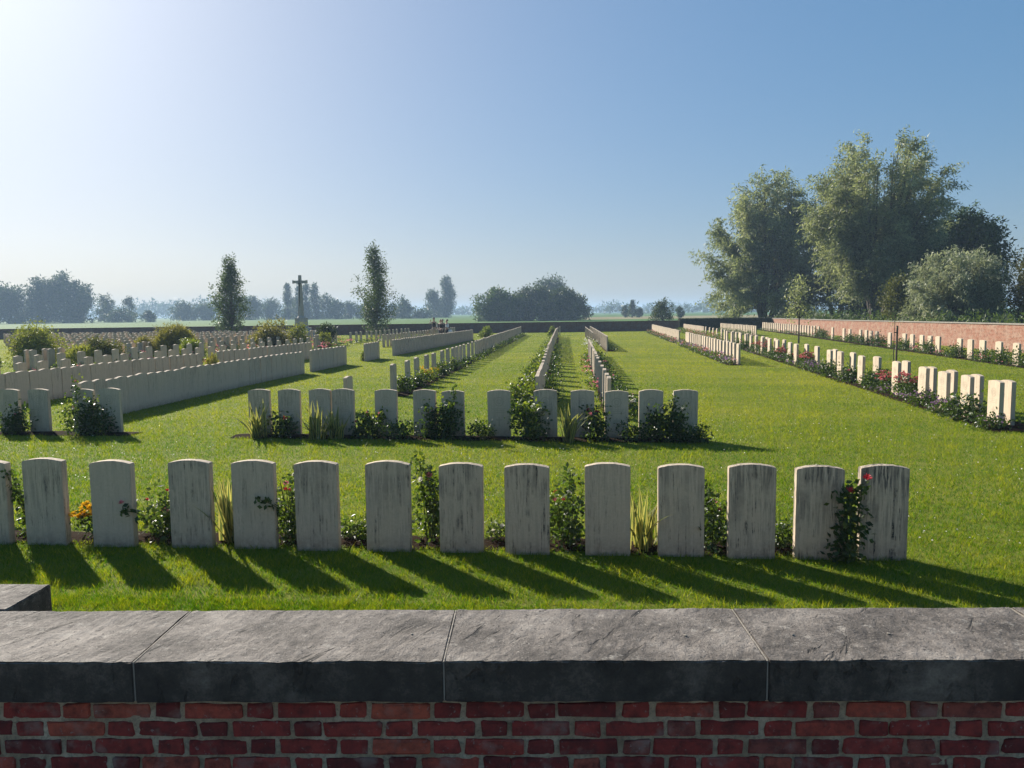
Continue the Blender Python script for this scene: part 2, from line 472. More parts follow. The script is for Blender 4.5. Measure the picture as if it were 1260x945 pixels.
def brick_mesh(L, H, D, seed):
    r = random.Random(seed)
    bm = bmesh.new(); bmesh.ops.create_cube(bm, size=1)
    bmesh.ops.scale(bm, vec=(L, D, H), verts=bm.verts)
    bmesh.ops.bevel(bm, geom=list(bm.edges), offset=.0055, segments=1, affect='EDGES')
    for v in bm.verts:
        v.co += Vector((r.uniform(-1, 1) * .0035, r.uniform(-1, 1) * .0025, r.uniform(-1, 1) * .0032))
    me = bpy.data.meshes.new('brick'); bm.to_mesh(me); bm.free(); me.materials.append(MAT['brick'])
    return me
STR = [brick_mesh(.192, .0515, .09, i) for i in range(7)]
HDR = [brick_mesh(.088, .0508, .09, 50 + i) for i in range(5)]
for c in range(6):
    z = .7485 - c * .0632
    off = -1.335 if c % 2 == 0 else -1.335 - .158
    k0 = int((-3.25 - off) / .312) ; x = off + k0 * .312
    while x < 3.1:
        jx = random.uniform(-.005, .005)
        for (a, b, meshes) in ((x + jx, .187, STR), (x + .209 + jx + random.uniform(-.003, .003), .083, HDR)):
            if a < -3.28 or a + b > 3.28: continue
            o = obj('brick', random.choice(meshes), wall, (a + b / 2, .088 + random.uniform(-.003, .0035), z + random.uniform(-.002, .002)))
            o.rotation_euler = (random.uniform(-.01, .01), random.uniform(-.012, .012) + (math.pi if random.random() < .5 else 0), random.uniform(-.008, .008))
        x += .312

def slab_mesh(x0, x1, y0, y1, z0, z1, seed):
    """coping slab, worn edges and a slightly uneven top"""
    r = random.Random(seed)
    bm = bmesh.new(); bmesh.ops.create_cube(bm, size=1)
    bmesh.ops.scale(bm, vec=(x1 - x0, y1 - y0, z1 - z0), verts=bm.verts)
    bmesh.ops.subdivide_edges(bm, edges=[e for e in bm.edges if abs(e.verts[0].co.x - e.verts[1].co.x) > .1], cuts=44, use_grid_fill=True)
    bmesh.ops.subdivide_edges(bm, edges=[e for e in bm.edges if abs(e.verts[0].co.y - e.verts[1].co.y) > .1], cuts=9, use_grid_fill=True)
    bmesh.ops.bevel(bm, geom=[e for e in bm.edges if e.is_manifold and e.calc_face_angle(0) > 1.2], offset=.0042, segments=2, affect='EDGES')
    chip = [(r.uniform(x0 - x1, x1 - x0) / 2, r.uniform(.006, .018), r.uniform(.001, .0035)) for _ in range(6)]
    hy, hz_ = (y1 - y0) / 2, (z1 - z0) / 2
    for v in bm.verts:
        p = v.co.copy()
        v.co.z += .0016 * (math.sin(p.x * 13 + seed) * math.cos(p.y * 17 + seed * 2) + r.uniform(-.9, .9))
        if p.y < -hy + .006:                                   # worn and chipped front arris
            v.co.y += r.uniform(-.0016, .0020)
            if p.z > hz_ - .006:
                for cx_, cw, cd in chip:
                    f = math.exp(-((p.x - cx_) / cw) ** 2)
                    v.co.z -= cd * f; v.co.y += cd * f * .8
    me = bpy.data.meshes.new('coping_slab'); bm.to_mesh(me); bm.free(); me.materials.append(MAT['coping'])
    return me
JX = [-3.42, -2.46, -1.482, -.466, .576, 1.61, 2.62, 3.4]
for i in range(len(JX) - 1):
    a, b = JX[i] + .0022, JX[i + 1] - .0022
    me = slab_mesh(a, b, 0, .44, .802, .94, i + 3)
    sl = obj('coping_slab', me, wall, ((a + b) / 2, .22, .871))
    if i < len(JX) - 2:
        mb = MB(); box(mb, JX[i + 1] - .0021, JX[i + 1] + .0021, .004, .436, .806, .9385); jt = mb.build('mortar_joint', MAT['joint'], sl); jt.location = (-(a + b) / 2, -.22, -.871)
# the pier behind the wall on the left
mb = MB(); box(mb, -3.30, -2.27, .40, .66, -.3, .80); mb.build('pier', MAT['rwall'], wall)
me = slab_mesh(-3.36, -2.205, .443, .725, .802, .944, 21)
obj('pier_cap', me, wall, (-2.7825, .584, .873)).color = (.25, .25, .25, 1)  # less side darkening in the colour, standing in for light bounced onto it
# grit and flakes lying on the coping
def grit(px, py, s, seed):
    r = random.Random(seed); bm = bmesh.new(); bmesh.ops.create_icosphere(bm, subdivisions=1, radius=1)
    for v in bm.verts: v.co *= r.uniform(.65, 1.2)
    bmesh.ops.scale(bm, vec=(s, s * .8, s * .55), verts=bm.verts)
    me = bpy.data.meshes.new('stone_chip'); bm.to_mesh(me); bm.free(); me.materials.append(MAT['joint'])
    return me
loc = lambda x, y, z: (WO + Matrix.Rotation(WA, 3, 'Z') @ Vector((x, y, z)))
CHIPS = [(-.60, .21, .006, 'flat stone chip near the second coping joint'), (-.53, .22, .006, 'small stone chip just left of the middle coping joint'),
         (.35, .19, .007, 'tan stone chip on the middle right coping slab'), (.72, .19, .006, 'stone chip left of centre on the right coping slab'),
         (1.05, .2, .007, 'dark stone chip on the right coping slab')]
for i, (x, y, s, lb) in enumerate(CHIPS):
    o = obj('stone_chip', grit(x, y, s, i)); o.location = loc(x, y, .9428); tag(o, lb, 'stone', 'stone chips on the coping')

# ---------------- boundary walls
far_wall = empty('far_boundary_wall', (0, 80, 0)); tag(far_wall, 'long low dark brick wall across the far end of the cemetery', 'wall')
def quad_strip_wall(name, mat, pts, th, z0, z1, parent=None, ztop=None):
    mb = MB()
    for i, ((x0, y0), (x1, y1)) in enumerate(zip(pts[:-1], pts[1:])):
        za = z1 if ztop is None else ztop[i]; zb = z1 if ztop is None else ztop[i + 1]
        d = np.array([x1 - x0, y1 - y0]); nrm = np.array([-d[1], d[0]]) / np.linalg.norm(d) * th
        v = [(x0, y0, z0), (x1, y1, z0), (x1 + nrm[0], y1 + nrm[1], z0), (x0 + nrm[0], y0 + nrm[1], z0),
             (x0, y0, za), (x1, y1, zb), (x1 + nrm[0], y1 + nrm[1], zb), (x0 + nrm[0], y0 + nrm[1], za)]
        f = [(4, 5, 6, 7), (0, 1, 5, 4), (1, 2, 6, 5), (2, 3, 7, 6), (3, 0, 4, 7)]
        mb.add(v, f)
    return mb.build(name, mat, parent)
FX = list(np.linspace(-75, 9.5, 12))
quad_strip_wall('masonry', MAT['fwall'], [(x, fwy(x) - 80) for x in FX], .34, -.2, .98, far_wall)
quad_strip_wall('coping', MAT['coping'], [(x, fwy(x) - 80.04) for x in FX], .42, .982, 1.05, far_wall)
rw = empty('right_boundary_wall', (19.25, 0, 0)); tag(rw, 'sunlit red brick wall running along the right side', 'wall')
RY = [fwy(19.2) + .3, 62, 45, 30, 14, 5]
RZ = [1.12, 1.15, 1.22, 1.26, 1.28, 1.28]
pts = [(0, y) for y in RY]
quad_strip_wall('masonry', MAT['rwall'], pts, .36, -.2, 1.2, rw, RZ)
mb = MB()
for k in range(len(RY) - 1):
    (y0, z0), (y1, z1) = (RY[k], RZ[k]), (RY[k + 1], RZ[k + 1])
    v = [(-.05, y0, z0 + .002), (.41, y0, z0 + .002), (.41, y0, z0 + .055), (-.05, y0, z0 + .055), (-.05, y1, z1 + .002), (.41, y1, z1 + .002), (.41, y1, z1 + .055), (-.05, y1, z1 + .055)]
    mb.add(v, [(0, 4, 7, 3), (3, 7, 6, 2), (2, 6, 5, 1), (0, 1, 5, 4)])
mb.build('coping', MAT['wcope'], rw)
# clipped hedge closing the right part of the far side
hedge = empty('clipped_hedge', (14.3, fwy(14.3), 0)); tag(hedge, 'dark clipped hedge in the far right corner of the lawn', 'hedge')
mb = MB(); box(mb, -4.75, 4.85, .12, .75, -.1, 1.18)
core = mb.build('core', MAT['hedge'], hedge); core.rotation_euler[2] = math.atan(.13)
mb = MB(); k = 14000
P = np.stack([RNG.uniform(-4.8, 4.9, k), RNG.choice([.06, .8, .4], k, p=[.55, .05, .4]), RNG.uniform(0, 1.22, k)], 1)
topm = P[:, 1] == .4; P[topm, 1] = RNG.uniform(.06, .8, topm.sum()); P[topm, 2] = 1.2
P += RNG.normal(size=P.shape) * .025
leaves(mb, P, RNG.normal(size=P.shape), .07, .6, True)
f = mb.build('foliage', MAT['hedge'], hedge); f.rotation_euler[2] = math.atan(.13)

# ------------------------------------------------------------------ headstones
def stone_mesh(w=.381, h=.81, t=.076, rise=.028, bev=.004, seg=10, name='headstone', seed=0):
    bm = bmesh.new()
    rad = (w * w / 4 + rise * rise) / (2 * rise)
    pts = [(-w / 2, -.06), (w / 2, -.06)]
    a = math.asin(w / 2 / rad)
    for i in range(seg + 1):
        th = a - 2 * a * i / seg
        pts.append((rad * math.sin(th), h - rad + rad * math.cos(th)))
    vs_ = [bm.verts.new((x, -t / 2, z)) for x, z in pts]
    fc = bm.faces.new(vs_)
    ex = bmesh.ops.extrude_face_region(bm, geom=[fc])
    bmesh.ops.translate(bm, vec=(0, t, 0), verts=[g for g in ex['geom'] if isinstance(g, bmesh.types.BMVert)])
    bmesh.ops.recalc_face_normals(bm, faces=bm.faces)
    if bev:
        bmesh.ops.bevel(bm, geom=[e for e in bm.edges if e.calc_face_angle(0) > .6], offset=bev, segments=2 if bev > .003 else 1, affect='EDGES')
        r = random.Random(seed)
        for v in bm.verts:
            v.co.x += r.uniform(-.0012, .0012); v.co.z += r.uniform(-.0014, .0014)
    me = bpy.data.meshes.new(name); bm.to_mesh(me); bm.free(); me.materials.append(MAT['stone'])
    return me
NEAR = [stone_mesh(w=.381 + d, h=.80 + e, rise=.027 + g, seg=14, seed=i) for i, (d, e, g) in enumerate([(0, 0, 0), (.004, .008, .003), (-.003, -.008, .0), (.002, .003, -.003)])]
FARM = [stone_mesh(bev=.0028, seg=6, seed=i + 9, h=.80 + .004 * i) for i in range(2)]

# shallow carving for fronts that face us: badge ring, cross, cut lines
def carve_mesh():
    mb = MB()
    def ring(cx, cz, r0, r1, n=20):
        th = np.linspace(0, 2 * math.pi, n, endpoint=False)
        o_ = np.stack([cx + r1 * np.cos(th), np.full(n, -.0402), cz + r1 * np.sin(th)], 1)
        i_ = np.stack([cx + r0 * np.cos(th), np.full(n, -.0402), cz + r0 * np.sin(th)], 1)
        mb.add(np.concatenate([o_, i_]), [(j, (j + 1) % n, n + (j + 1) % n, n + j) for j in range(n)])
    ring(0, .60, .066, .078); ring(0, .60, .028, .04)
    def bar(x0, x1, z0, z1): box(mb, x0, x1, -.0402, -.0385, z0, z1)
    bar(-.013, .013, .19, .345); bar(-.052, -.0135, .285, .311); bar(.0135, .052, .285, .311)
    for z, w in ((.48, .13), (.45, .09), (.42, .12)): bar(-w, w, z, z + .0075)
    me = mb.mesh('carving', CARVE); return me
CARVE = plain('carved_recess', (.44, .36, .265), .9, .2, 20)
CARV = carve_mesh()

ONES = 'zeroth first second third fourth fifth sixth seventh eighth ninth tenth eleventh twelfth thirteenth fourteenth fifteenth sixteenth seventeenth eighteenth nineteenth'.split()
TENS = {20: ('twentieth', 'twenty'), 30: ('thirtieth', 'thirty'), 40: ('fortieth', 'forty'), 50: ('fiftieth', 'fifty'), 60: ('sixtieth', 'sixty'), 70: ('seventieth', 'seventy'), 80: ('eightieth', 'eighty'), 90: ('ninetieth', 'ninety')}
def ordw(n):
    if n < 20: return ONES[n]
    t = n // 10 * 10
    return TENS[t][0] if n == t else TENS[t][1] + '-' + ONES[n - t]

STONES = []        # (x, y, rot, row key, index, carve, stain)
def lin(pts):
    ys = [p[0] for p in pts]; xs = [p[1] for p in pts]
    return lambda y: float(np.interp(y, ys, xs))
def row(key, phrase, ys, xf, rot, carve=False, group=None, order='near end'):
    for i, y in enumerate(ys):
        STONES.append(dict(x=xf(y), y=y, rot=rot, key=key, i=i + 1, phrase=phrase, carve=carve, group=group or phrase, order=order))
def rng_(a, b, s, j=.06):
    out = []; y = a
    while y < b:
        out.append(y + random.uniform(-j, j) * s); y += s
    return out

R1X = [-5.44, -4.90, -4.24, -3.51, -2.93, -2.35, -1.72, -1.08, -.51, .17, .78, 1.35, 1.89, 2.40]
for i, x in enumerate(R1X):
    STONES.append(dict(x=x, y=6.42 + .012 * math.sin(i * 2.1), rot=math.pi, key='R1', i=i + 1, phrase='nearest row, just beyond the wall', carve=False, group='headstones of the nearest row', order='left'))
R2X = [-10.17, -9.61, -8.78, -8.28, -5.57, -5.05, -4.51, -4.11, -3.37, -2.71, -2.22, -1.45, -.68, -.08, .48, 1.03, 1.58]
R2 = []
for i, x in enumerate(R2X):
    y = 12.42 - .085 * (x - 1.6) * .55
    xx = x * y / 12.6
    R2.append((xx, y))
    STONES.append(dict(x=xx, y=y, rot=0, key='R2', i=i + 1, phrase='second row, above the roses and irises', carve=True, group='headstones of the second row', order='left'))
H = math.pi / 2
row('A1', 'front close-set row on the left', rng_(14.3, 26.4, .394, .01) + rng_(27.15, 31.0, .394, .01), lin([(14, -9.88), (22, -10.05), (31, -9.9)]), -H)
row('A2', 'second close-set row on the left', rng_(16.0, 25.6, .394, .01) + rng_(26.9, 35.4, .394, .01), lin([(16, -13.5), (22, -13.55), (35, -13.0)]), -H)
row('A3', 'spaced row just behind the left close-set rows', rng_(19.6, 44, .98, .1), lin([(19, -16.3), (44, -15.6)]), -H)
row('A4', 'spaced row in front of the left shrubs', rng_(23.4, 48, 1.02, .1), lin([(23, -19.4), (48, -17.9)]), H)
row('S', 'lone side-on spot behind the second row', [15.55], lambda y: -4.95, -H)
row('B0a', 'short close-set block left of the walkers', rng_(33.0, 35.3, .39, .01), lambda y: -9.68, -H)
row('B0', 'long close-set block in front of the walkers', rng_(37.4, 58.6, .40, .01), lin([(37, -9.55), (58, -8.75)]), -H)
CY = [19.1, 20.76, 21.97, 23.45, 24.66, 26.23, 27.36, 28.6, 29.5, 30.4, 31.4, 32.7, 33.9, 35.1] + rng_(36.0, 70, .85, .08)
row('C', 'spaced row left of the middle lawn', CY, lin([(19, -4.9), (36, -5.1), (70, -5.95)]), -H)
BY = rng_(15.7, 18.7, .42, .02) + [19.3, 20.5, 22.0, 23.5, 25.1, 26.9, 28.4, 29.9, 31.2] + rng_(32.3, 63, .9, .06) + [67.6]
row('B', 'row left of the narrow grass strip', BY, lin([(15.6, -1.0), (22, -1.2), (32, -1.55), (60, -2.36), (68, -2.36)]), H)
DY = [15.0, 15.95, 17.15, 18.6, 19.9, 21.5, 22.75] + rng_(23.8, 36, .85, .06)
row('D', 'row right of the narrow grass strip', DY, lin([(14.8, .42), (22, .30), (36, .08)]), H)
row('D2', 'far row beyond the narrow grass strip', rng_(40.2, 68, .75, .05), lin([(40, 1.05), (68, .28)]), H)
row('D3', 'far short row beside the narrow grass strip', rng_(48, 66, 1.0, .05), lin([(48, .35), (66, -.15)]), H)
row('E', 'sunlit close-set row right of the middle lawn', rng_(29.6, 44.8, .8, .05) + [45.3, 45.75, 46.2], lin([(29, 5.66), (46, 5.85)]), -H, True)
row('Eb', 'farther sunlit row right of the middle lawn', rng_(50.5, 74, .62, .04), lin([(50, 5.9), (74, 6.15)]), -H)
row('E2', 'third sunlit row before the hedge', [51.6, 52.9, 54.9, 56.6, 58.3, 60.3] + rng_(61.6, 75, .6, .04), lin([(51, 9.0), (75, 9.25)]), -H)
row('E3', 'sunlit row in the far right corner', rng_(62.5, 76.5, .6, .04), lin([(62, 13.3), (76, 12.95)]), -H)
GF = [(6.98, 13.85), (7.05, 15.0), (7.10, 16.05), (7.14, 17.1), (7.26, 18.85), (7.40, 21.6), (7.5, 23.65), (7.53, 24.75), (7.72, 29.4), (7.78, 30.5), (7.95, 33.2), (8.0, 34.8), (8.08, 36.6), (8.15, 38.2), (8.2, 39.6), (8.3, 41.4), (8.35, 43.0), (8.4, 44.5), (8.5, 46.4), (8.55, 48.2)]
GB = [(7.27, 14.05), (7.36, 15.3), (7.42, 16.45), (7.45, 17.45), (7.65, 19.3), (7.6, 21.0), (7.7, 23.2), (7.8, 25.1), (7.85, 27.2), (8.0, 29.0), (8.22, 33.1), (8.24, 34.7), (8.26, 36.4), (8.4, 37.9), (8.5, 39.8), (8.55, 42.2), (8.65, 44.8), (8.75, 47.3)]
for key, lst, ph, rot in (('GF', GF, 'left line of the right-hand double row', -H), ('GB', GB, 'right line of the right-hand double row', H)):
    for i, (x, y) in enumerate(lst):
        STONES.append(dict(x=x, y=y, rot=rot, key=key, i=i + 1, phrase=ph, carve=(key == 'GF'), group=ph, order='near end'))
FL = [26.6, 28.3, 29.6, 30.95, 32.0, 33.05, 35.4, 36.35, 37.4, 38.7, 39.8, 42.1, 44.4, 45.5, 46.4, 47.6, 50.0, 51.4, 54.4, 58.6] + rng_(59.8, 80, .85, .08)
row('F', 'spaced row along the red brick wall', FL, lin([(26, 14.75), (32, 15.1), (44, 15.95), (59, 17.0), (80, 17.6)]), -H)
row('H1', 'small far row left of the walkers', rng_(54, 68, 1.0, .15), lin([(54, -16.9), (68, -15.6)]), -H)
row('H2', 'far row behind the walkers', rng_(47, 70, .8, .08), lin([(47, -12.6), (70, -12.0)]), -H)
row('H3', 'far block beside the dark round shrub', rng_(47, 56, .5, .04), lin([(47, -17.0), (56, -18.6)]), -H)
for j, x in enumerate(np.arange(-22.6, -60, -3.0)):
    for q in (0, .34):
        row('L%d%d' % (j, int(q > 0)), '%s far-left row, %s line' % (ordw(j + 1), 'right' if q else 'left'), rng_(max(26, -x * 1.2 + 2), 66 + .1 * x + 3, 1.05, .12), (lambda xx: (lambda y: xx))(x + q), -H)

# apparent size: the 300 largest are individuals
def view(x, y):
    w = Vector((x, y, .5 - CAMH)); z = w.dot(fw)
    return (w.dot(cr) / z * 946 if z > 0 else 9e9), z
vis = [s for s in STONES if abs(view(s['x'], s['y'])[0]) < 690 and view(s['x'], s['y'])[1] > 0]
def area(s):
    px, z = view(s['x'], s['y'])
    return 1 / z ** 2 * (1 if s['key'] in ('R1', 'R2') else .7)
vis.sort(key=area, reverse=True)
SOLO, REST = vis[:298], vis[298:]
for s in SOLO:
    near = s['key'] in ('R1', 'R2') or s['y'] < 20
    me = random.choice(NEAR) if near else random.choice(FARM)
    o = obj('headstone', me)
    tl = .012 if s['key'] != 'R1' else .006
    o.location = (s['x'], s['y'], random.uniform(-.012, .008))
    o.rotation_euler = (random.uniform(-tl, tl), random.uniform(-tl, tl), s['rot'] + random.uniform(-.03, .03))
    st = random.uniform(.25, .75)
    if s['key'] == 'R1': st = [.7, .9, .3, .9, .65, .85, .9, 1.1, 1.15, .55, .9, 1.3, 1.4, 1.7][s['i'] - 1]
    o.color = (st, st, st, 1)
    if s['key'] == 'R1':
        lk = {3: 'clean pale grey', 10: 'clean pale grey', 13: 'black-streaked', 14: 'heavily blackened'}.get(s['i'], 'weathered grey')
        label = f"{lk} headstone, {ordw(s['i'])} from the left in the nearest row"
    elif s['key'] == 'R2':
        label = f"grey headstone, {ordw(s['i'])} from the left in the second row behind the plants"
    elif s['key'] == 'S':
        label = 'lone headstone seen edge-on just behind the second row'
    else:
        label = f"{ordw(s['i'])} headstone from the {s['order']} of the {s['phrase']}"
    tag(o, label, 'headstone', s['group'])
    if s['carve'] and s['y'] < 32:
        c = obj('carving', CARV, o)
mb = MB()
tm = bpy.data.meshes.new('t')
src = stone_mesh(bev=0, seg=3); sv = np.array([v.co for v in src.vertices]); sf = [list(p.vertices) for p in src.polygons]
for s in REST:
    c, sn = math.cos(s['rot']), math.sin(s['rot'])
    k = 1 + random.uniform(-.02, .02)
    V = np.stack([sv[:, 0] * c - sv[:, 1] * sn + s['x'], sv[:, 0] * sn + sv[:, 1] * c + s['y'], sv[:, 2] * k], 1)
    mb.add(V, [f for f in sf if len(f) == 4]); mb.n -= len(V); mb.V.pop()
    big = [f for f in sf if len(f) > 4]
    mb.V.append(V)
    mb.L.append((np.array(big) + mb.n).ravel()); mb.T.append(np.full(len(big), len(big[0]))); mb.A.append(np.zeros(len(big))); mb.n += len(V)
if REST:
    tag(mb.build('distant_headstones', MAT['stone']), 'distant pale headstones in the far rows of the cemetery', 'headstones', kind='stuff')

# ------------------------------------------------------------------ flower beds
def bed(pts, w0, w1, z=.009):
    """strip of soil along a polyline, ragged edges"""
    pts = np.array(pts, float); n = max(2, int(np.linalg.norm(pts[-1] - pts[0]) / .35))
    t = np.linspace(0, 1, n); tt = np.linspace(0, 1, len(pts))
    P = np.stack([np.interp(t, tt, pts[:, 0]), np.interp(t, tt, pts[:, 1])], 1)
    d = unit(P[-1] - P[0]); nr = np.array([d[1], -d[0]])      # to the right of travel
    A = P - nr * (w0 + RNG.normal(size=(n, 1)) * .03); B = P + nr * (w1 + RNG.normal(size=(n, 1)) * .03)
    M_ = (A + B) / 2
    V = np.concatenate([np.c_[A, np.full(n, z)], np.c_[M_, np.full(n, z + .025)], np.c_[B, np.full(n, z)]])
    F = [(i, n + i, n + i + 1, i + 1) for i in range(n - 1)] + [(n + i, 2 * n + i, 2 * n + i + 1, n + i + 1) for i in range(n - 1)]
    mb = MB(); mb.add(V, F)
    return tag(mb.build('flower_bed', MAT['soil'], smooth=True), kind='structure')
BEDS = [  # (x0,y0,x1,y1,left,right)
    ((-5.9, 6.5), (2.62, 6.5), .36, .04),
    ((-10.9, R2[0][1]), (-7.9, R2[3][1]), .08, .42), ((-6.0, R2[4][1]), (1.9, R2[-1][1]), .08, .42),
    ((-1.0, 15.4), (-2.36, 63), .45, .12), ((.42, 14.6), (.08, 36.2), .1, .4), ((1.05, 39.8), (.3, 68), .1, .4),
    ((-4.9, 18.7), (-5.95, 70), .15, .45), ((5.66, 29.2), (5.85, 46.4), .45, .12), ((5.9, 50), (6.15, 74), .45, .12),
    ((9.0, 51), (9.25, 75), .45, .12), ((6.95, 13.2), (8.6, 48.6), .30, .66), ((14.75, 26), (17.6, 80), .35, .35), ((13.3, 62), (12.95, 76), .4, .1)]
for a, b, w0, w1 in BEDS: bed((a, b), w0, w1)

# ------------------------------------------------------------------ plants
def flower_mesh(name, mat, petals=7, r=.03):
    mb = MB()
    for ring, (rr, zz, k) in enumerate(((1.0, .0, petals), (.66, .35, petals - 2), (.35, .6, 4))):
        for i in range(k):
            a = 2 * math.pi * (i + .5 * ring) / k + random.uniform(-.2, .2)
            c, s = math.cos(a), math.sin(a); w = .75 * rr
            mb.add([(c * .12 * r, s * .12 * r, zz * r * .5), (c * rr * r * .6 - s * w * r * .6, s * rr * r * .6 + c * w * r * .6, (zz + .25) * r),
                    (c * rr * r, s * rr * r, (zz + .55) * r), (c * rr * r * .6 + s * w * r * .6, s * rr * r * .6 - c * w * r * .6, (zz + .25) * r)], [(0, 1, 2, 3)])
    return mb.mesh(name, mat)
FLOW = {k: flower_mesh('flower', MAT[k]) for k in ('red', 'pink', 'white', 'yellow', 'valerian', 'mauve')}

def put_flowers(root, pts, kind, size):
    for p in pts:
        o = obj('flower', FLOW[kind], root, tuple(p)); s = size * random.uniform(.75, 1.2)
        o.scale = (s, s, s); o.rotation_euler = (random.uniform(-.7, .7), random.uniform(-.7, .7), random.uniform(0, 6.28))

def rose(x, y, h, w, label, kinds=('red',), nf=3, mat='rose', n=420, leaf=.045, group='rose bushes among the headstones', tall=None, fs=1.0, lean=(0, 0), young=0, blooms=()):
    if 11 < y < 14.5 and x < 3: h, w, n = h * .9, w * .78, int(n * .72)
    root = empty('rose_bush', (x, y, 0), random.uniform(0, 6.28) if lean == (0, 0) else 0)
    tag(root, label, 'rose bush', group)
    st = MB(); tips = []
    for i in range(6):
        a = random.uniform(0, 6.28); hh = h * random.uniform(.65, 1.0); q = w * random.uniform(.15, .5)
        tip = (math.cos(a) * q + lean[0] * hh, math.sin(a) * q + lean[1] * hh, hh); tips.append(tip)
        tube(st, curve3((math.cos(a) * .03, math.sin(a) * .03, -.02), tip, (0, 0, hh * .12), 5), np.linspace(.006, .0025, 5), 4)
    if tall:
        for (tx, ty, tz) in tall:
            tips.append((tx, ty, tz)); tube(st, curve3((0, 0, 0), (tx, ty, tz), (-tx if ty < -.3 else tx * .3, 0, .1), 6), np.linspace(.007, .003, 6), 4)
    stems_ = st.build('stems', MAT['stem'], root)
    lobes = [(t[0] * .85, t[1] * .85, max(.06, t[2] * f), w * .30, w * .30, h * .19) for t in tips[:6] for f in (.16, .38, .62, .88)]
    mb = MB(); crown(mb, lobes, int(n * 1.9), leaf * 1.05, .1, .42, 6, .66, False, .2)
    if tall:
        for (tx, ty, tz) in tall:
            P = np.repeat(curve3((0, 0, 0), (tx, ty, tz), (-tx if ty < -.3 else tx * .3, 0, .1), 26)[12:], 4, 0) + RNG.normal(size=(56, 3)) * .024
            leaves(mb, P, RNG.normal(size=P.shape) + np.array([0, 0, -.2]), leaf * 1.1 * (.7 + .6 * RNG.random(56)), .65)
    mb.build('foliage', MAT[mat], root)
    if young:
        mb = MB(); T = np.array(tips)[RNG.integers(0, len(tips), young)] + RNG.normal(size=(young, 3)) * np.array([w * .12, w * .12, h * .09])
        leaves(mb, T, RNG.normal(size=T.shape) + np.array([0, 0, .2]), leaf * 1.2, .7); mb.build('young_foliage', MAT['bright'], root)
    put_flowers(stems_, blooms, kinds[0], 1.35)
    for k in range(nf):
        t = tips[(k * 2 + 1) % len(tips)] if k < len(tips) else random.choice(tips)
        put_flowers(stems_, [(t[0] * random.uniform(.7, 1.15), t[1] * random.uniform(.7, 1.1), t[2] * random.uniform(.86, 1.03))], kinds[k % len(kinds)], fs)
    return root

BLADE = []
for i in range(5):
    mb = MB(); n = 9
    L = 1.0; bend = [.05, .12, .22, .4, .65][i]
    t = np.linspace(0, 1, n); cz = t * (1 - .25 * bend * t); cx = bend * t ** 2.2
    w = .085 * (1 - t ** 2.5) * (.75 + .25 * np.sin(t * 3)) + .002
    for (a, b, val) in ((-1, -.45, .95), (-.45, .45, .1), (.45, 1, .85)):
        V = np.concatenate([np.c_[cx, a * w * .5, cz], np.c_[cx, b * w * .5, cz]])
        mb.add(V, [(j, j + 1, n + j + 1, n + j) for j in range(n - 1)], val)
    BLADE.append(mb.mesh('leaf', MAT['iris'], True))
def iris(x, y, h, n, label, spread=.6, group='variegated iris clumps'):
    root = empty('iris_clump', (x, y, 0)); tag(root, label, 'iris', group)
    for i in range(n):
        a = random.uniform(0, 6.28); k = min(4, int(random.random() ** 1.4 * 5))
        o = obj('leaf', BLADE[k], root, (random.gauss(0, .05), random.gauss(0, .04), -.01))
        s = h * random.uniform(.6, 1.08); o.scale = (s, s * random.uniform(.85, 1.25), s)
        o.rotation_euler = (0, random.uniform(.0, .32) * spread / .6, a)
    return root

def mound(name, x, y, h, w, label, cat, mat='rose', n=300, leaf=.04, fl=None, nf=0, fs=.8, group=None, d=None, aspect=.6):
    root = empty(name, (x, y, 0)); tag(root, label, cat, group)
    d = d or w
    lobes = [(random.gauss(0, w * .17), random.gauss(0, d * .17), h * random.uniform(.3, .62), w * .27, d * .27, h * .36) for _ in range(9)]
    mb = MB(); C = crown(mb, lobes, int(n * 1.8), leaf, 0, .4, 6, aspect, False, .3); mb.V = [np.maximum(v, [-9, -9, .005]) for v in mb.V]
    mb.build('foliage', MAT[mat], root)
    if fl:
        top = C[C[:, 2] > np.quantile(C[:, 2], .45)]
        put_flowers(root, [top[random.randrange(len(top))] * np.array([1.12, 1.12, 1.0]) + np.array([random.gauss(0, w * .06), random.gauss(0, d * .06), .015 + .12 * h]) for _ in range(nf)], fl, fs)
    return root

# -- nearest row (plants stand on the far side of the stones, some reach round)
rose(-5.20, 6.62, .62, .28, 'climbing rose between the two leftmost headstones of the nearest row', ('pink',), 2, n=220, tall=[(-.04, -.24, .68), (.02, -.2, .5)], lean=(.001, 0))
mound('marigold_clump', -4.57, 6.60, .33, .30, 'clump of bright yellow flowers between second and third stones of nearest row', 'flowers', 'rose', 200, .04, 'yellow', 80, 1.0)
rose(-3.93, 6.66, .46, .42, 'white-leaved rose bush right of the clean pale stone in the nearest row', ('pink', 'red', 'white'), 5, n=420, tall=[(-.19, -.34, .36)], lean=(.001, 0), blooms=[(-.17, -.35, .42)])
iris(-3.22, 6.56, .64, 30, 'variegated iris clump between the fourth and fifth stones of the nearest row', .8)
rose(-2.66, 6.64, .58, .34, 'red and pink rose between the fifth and sixth stones of the nearest row', ('red', 'pink', 'red', 'white', 'pink'), 6, n=330, tall=[(-.20, -.33, .48), (0, .05, .62)], lean=(.001, 0))
mound('low_bedding_plant', -2.04, 6.68, .24, .32, 'low dark leafy plant between the sixth and seventh stones of the nearest row', 'plant', 'rose', 300, .04)
rose(-1.41, 6.68, .68, .38, 'tall yellow-green rose between the seventh and eighth stones of the nearest row', ('pink', 'pink', 'white'), 4, n=420, young=70, tall=[(-.06, -.1, .76), (.06, 0, .7)])
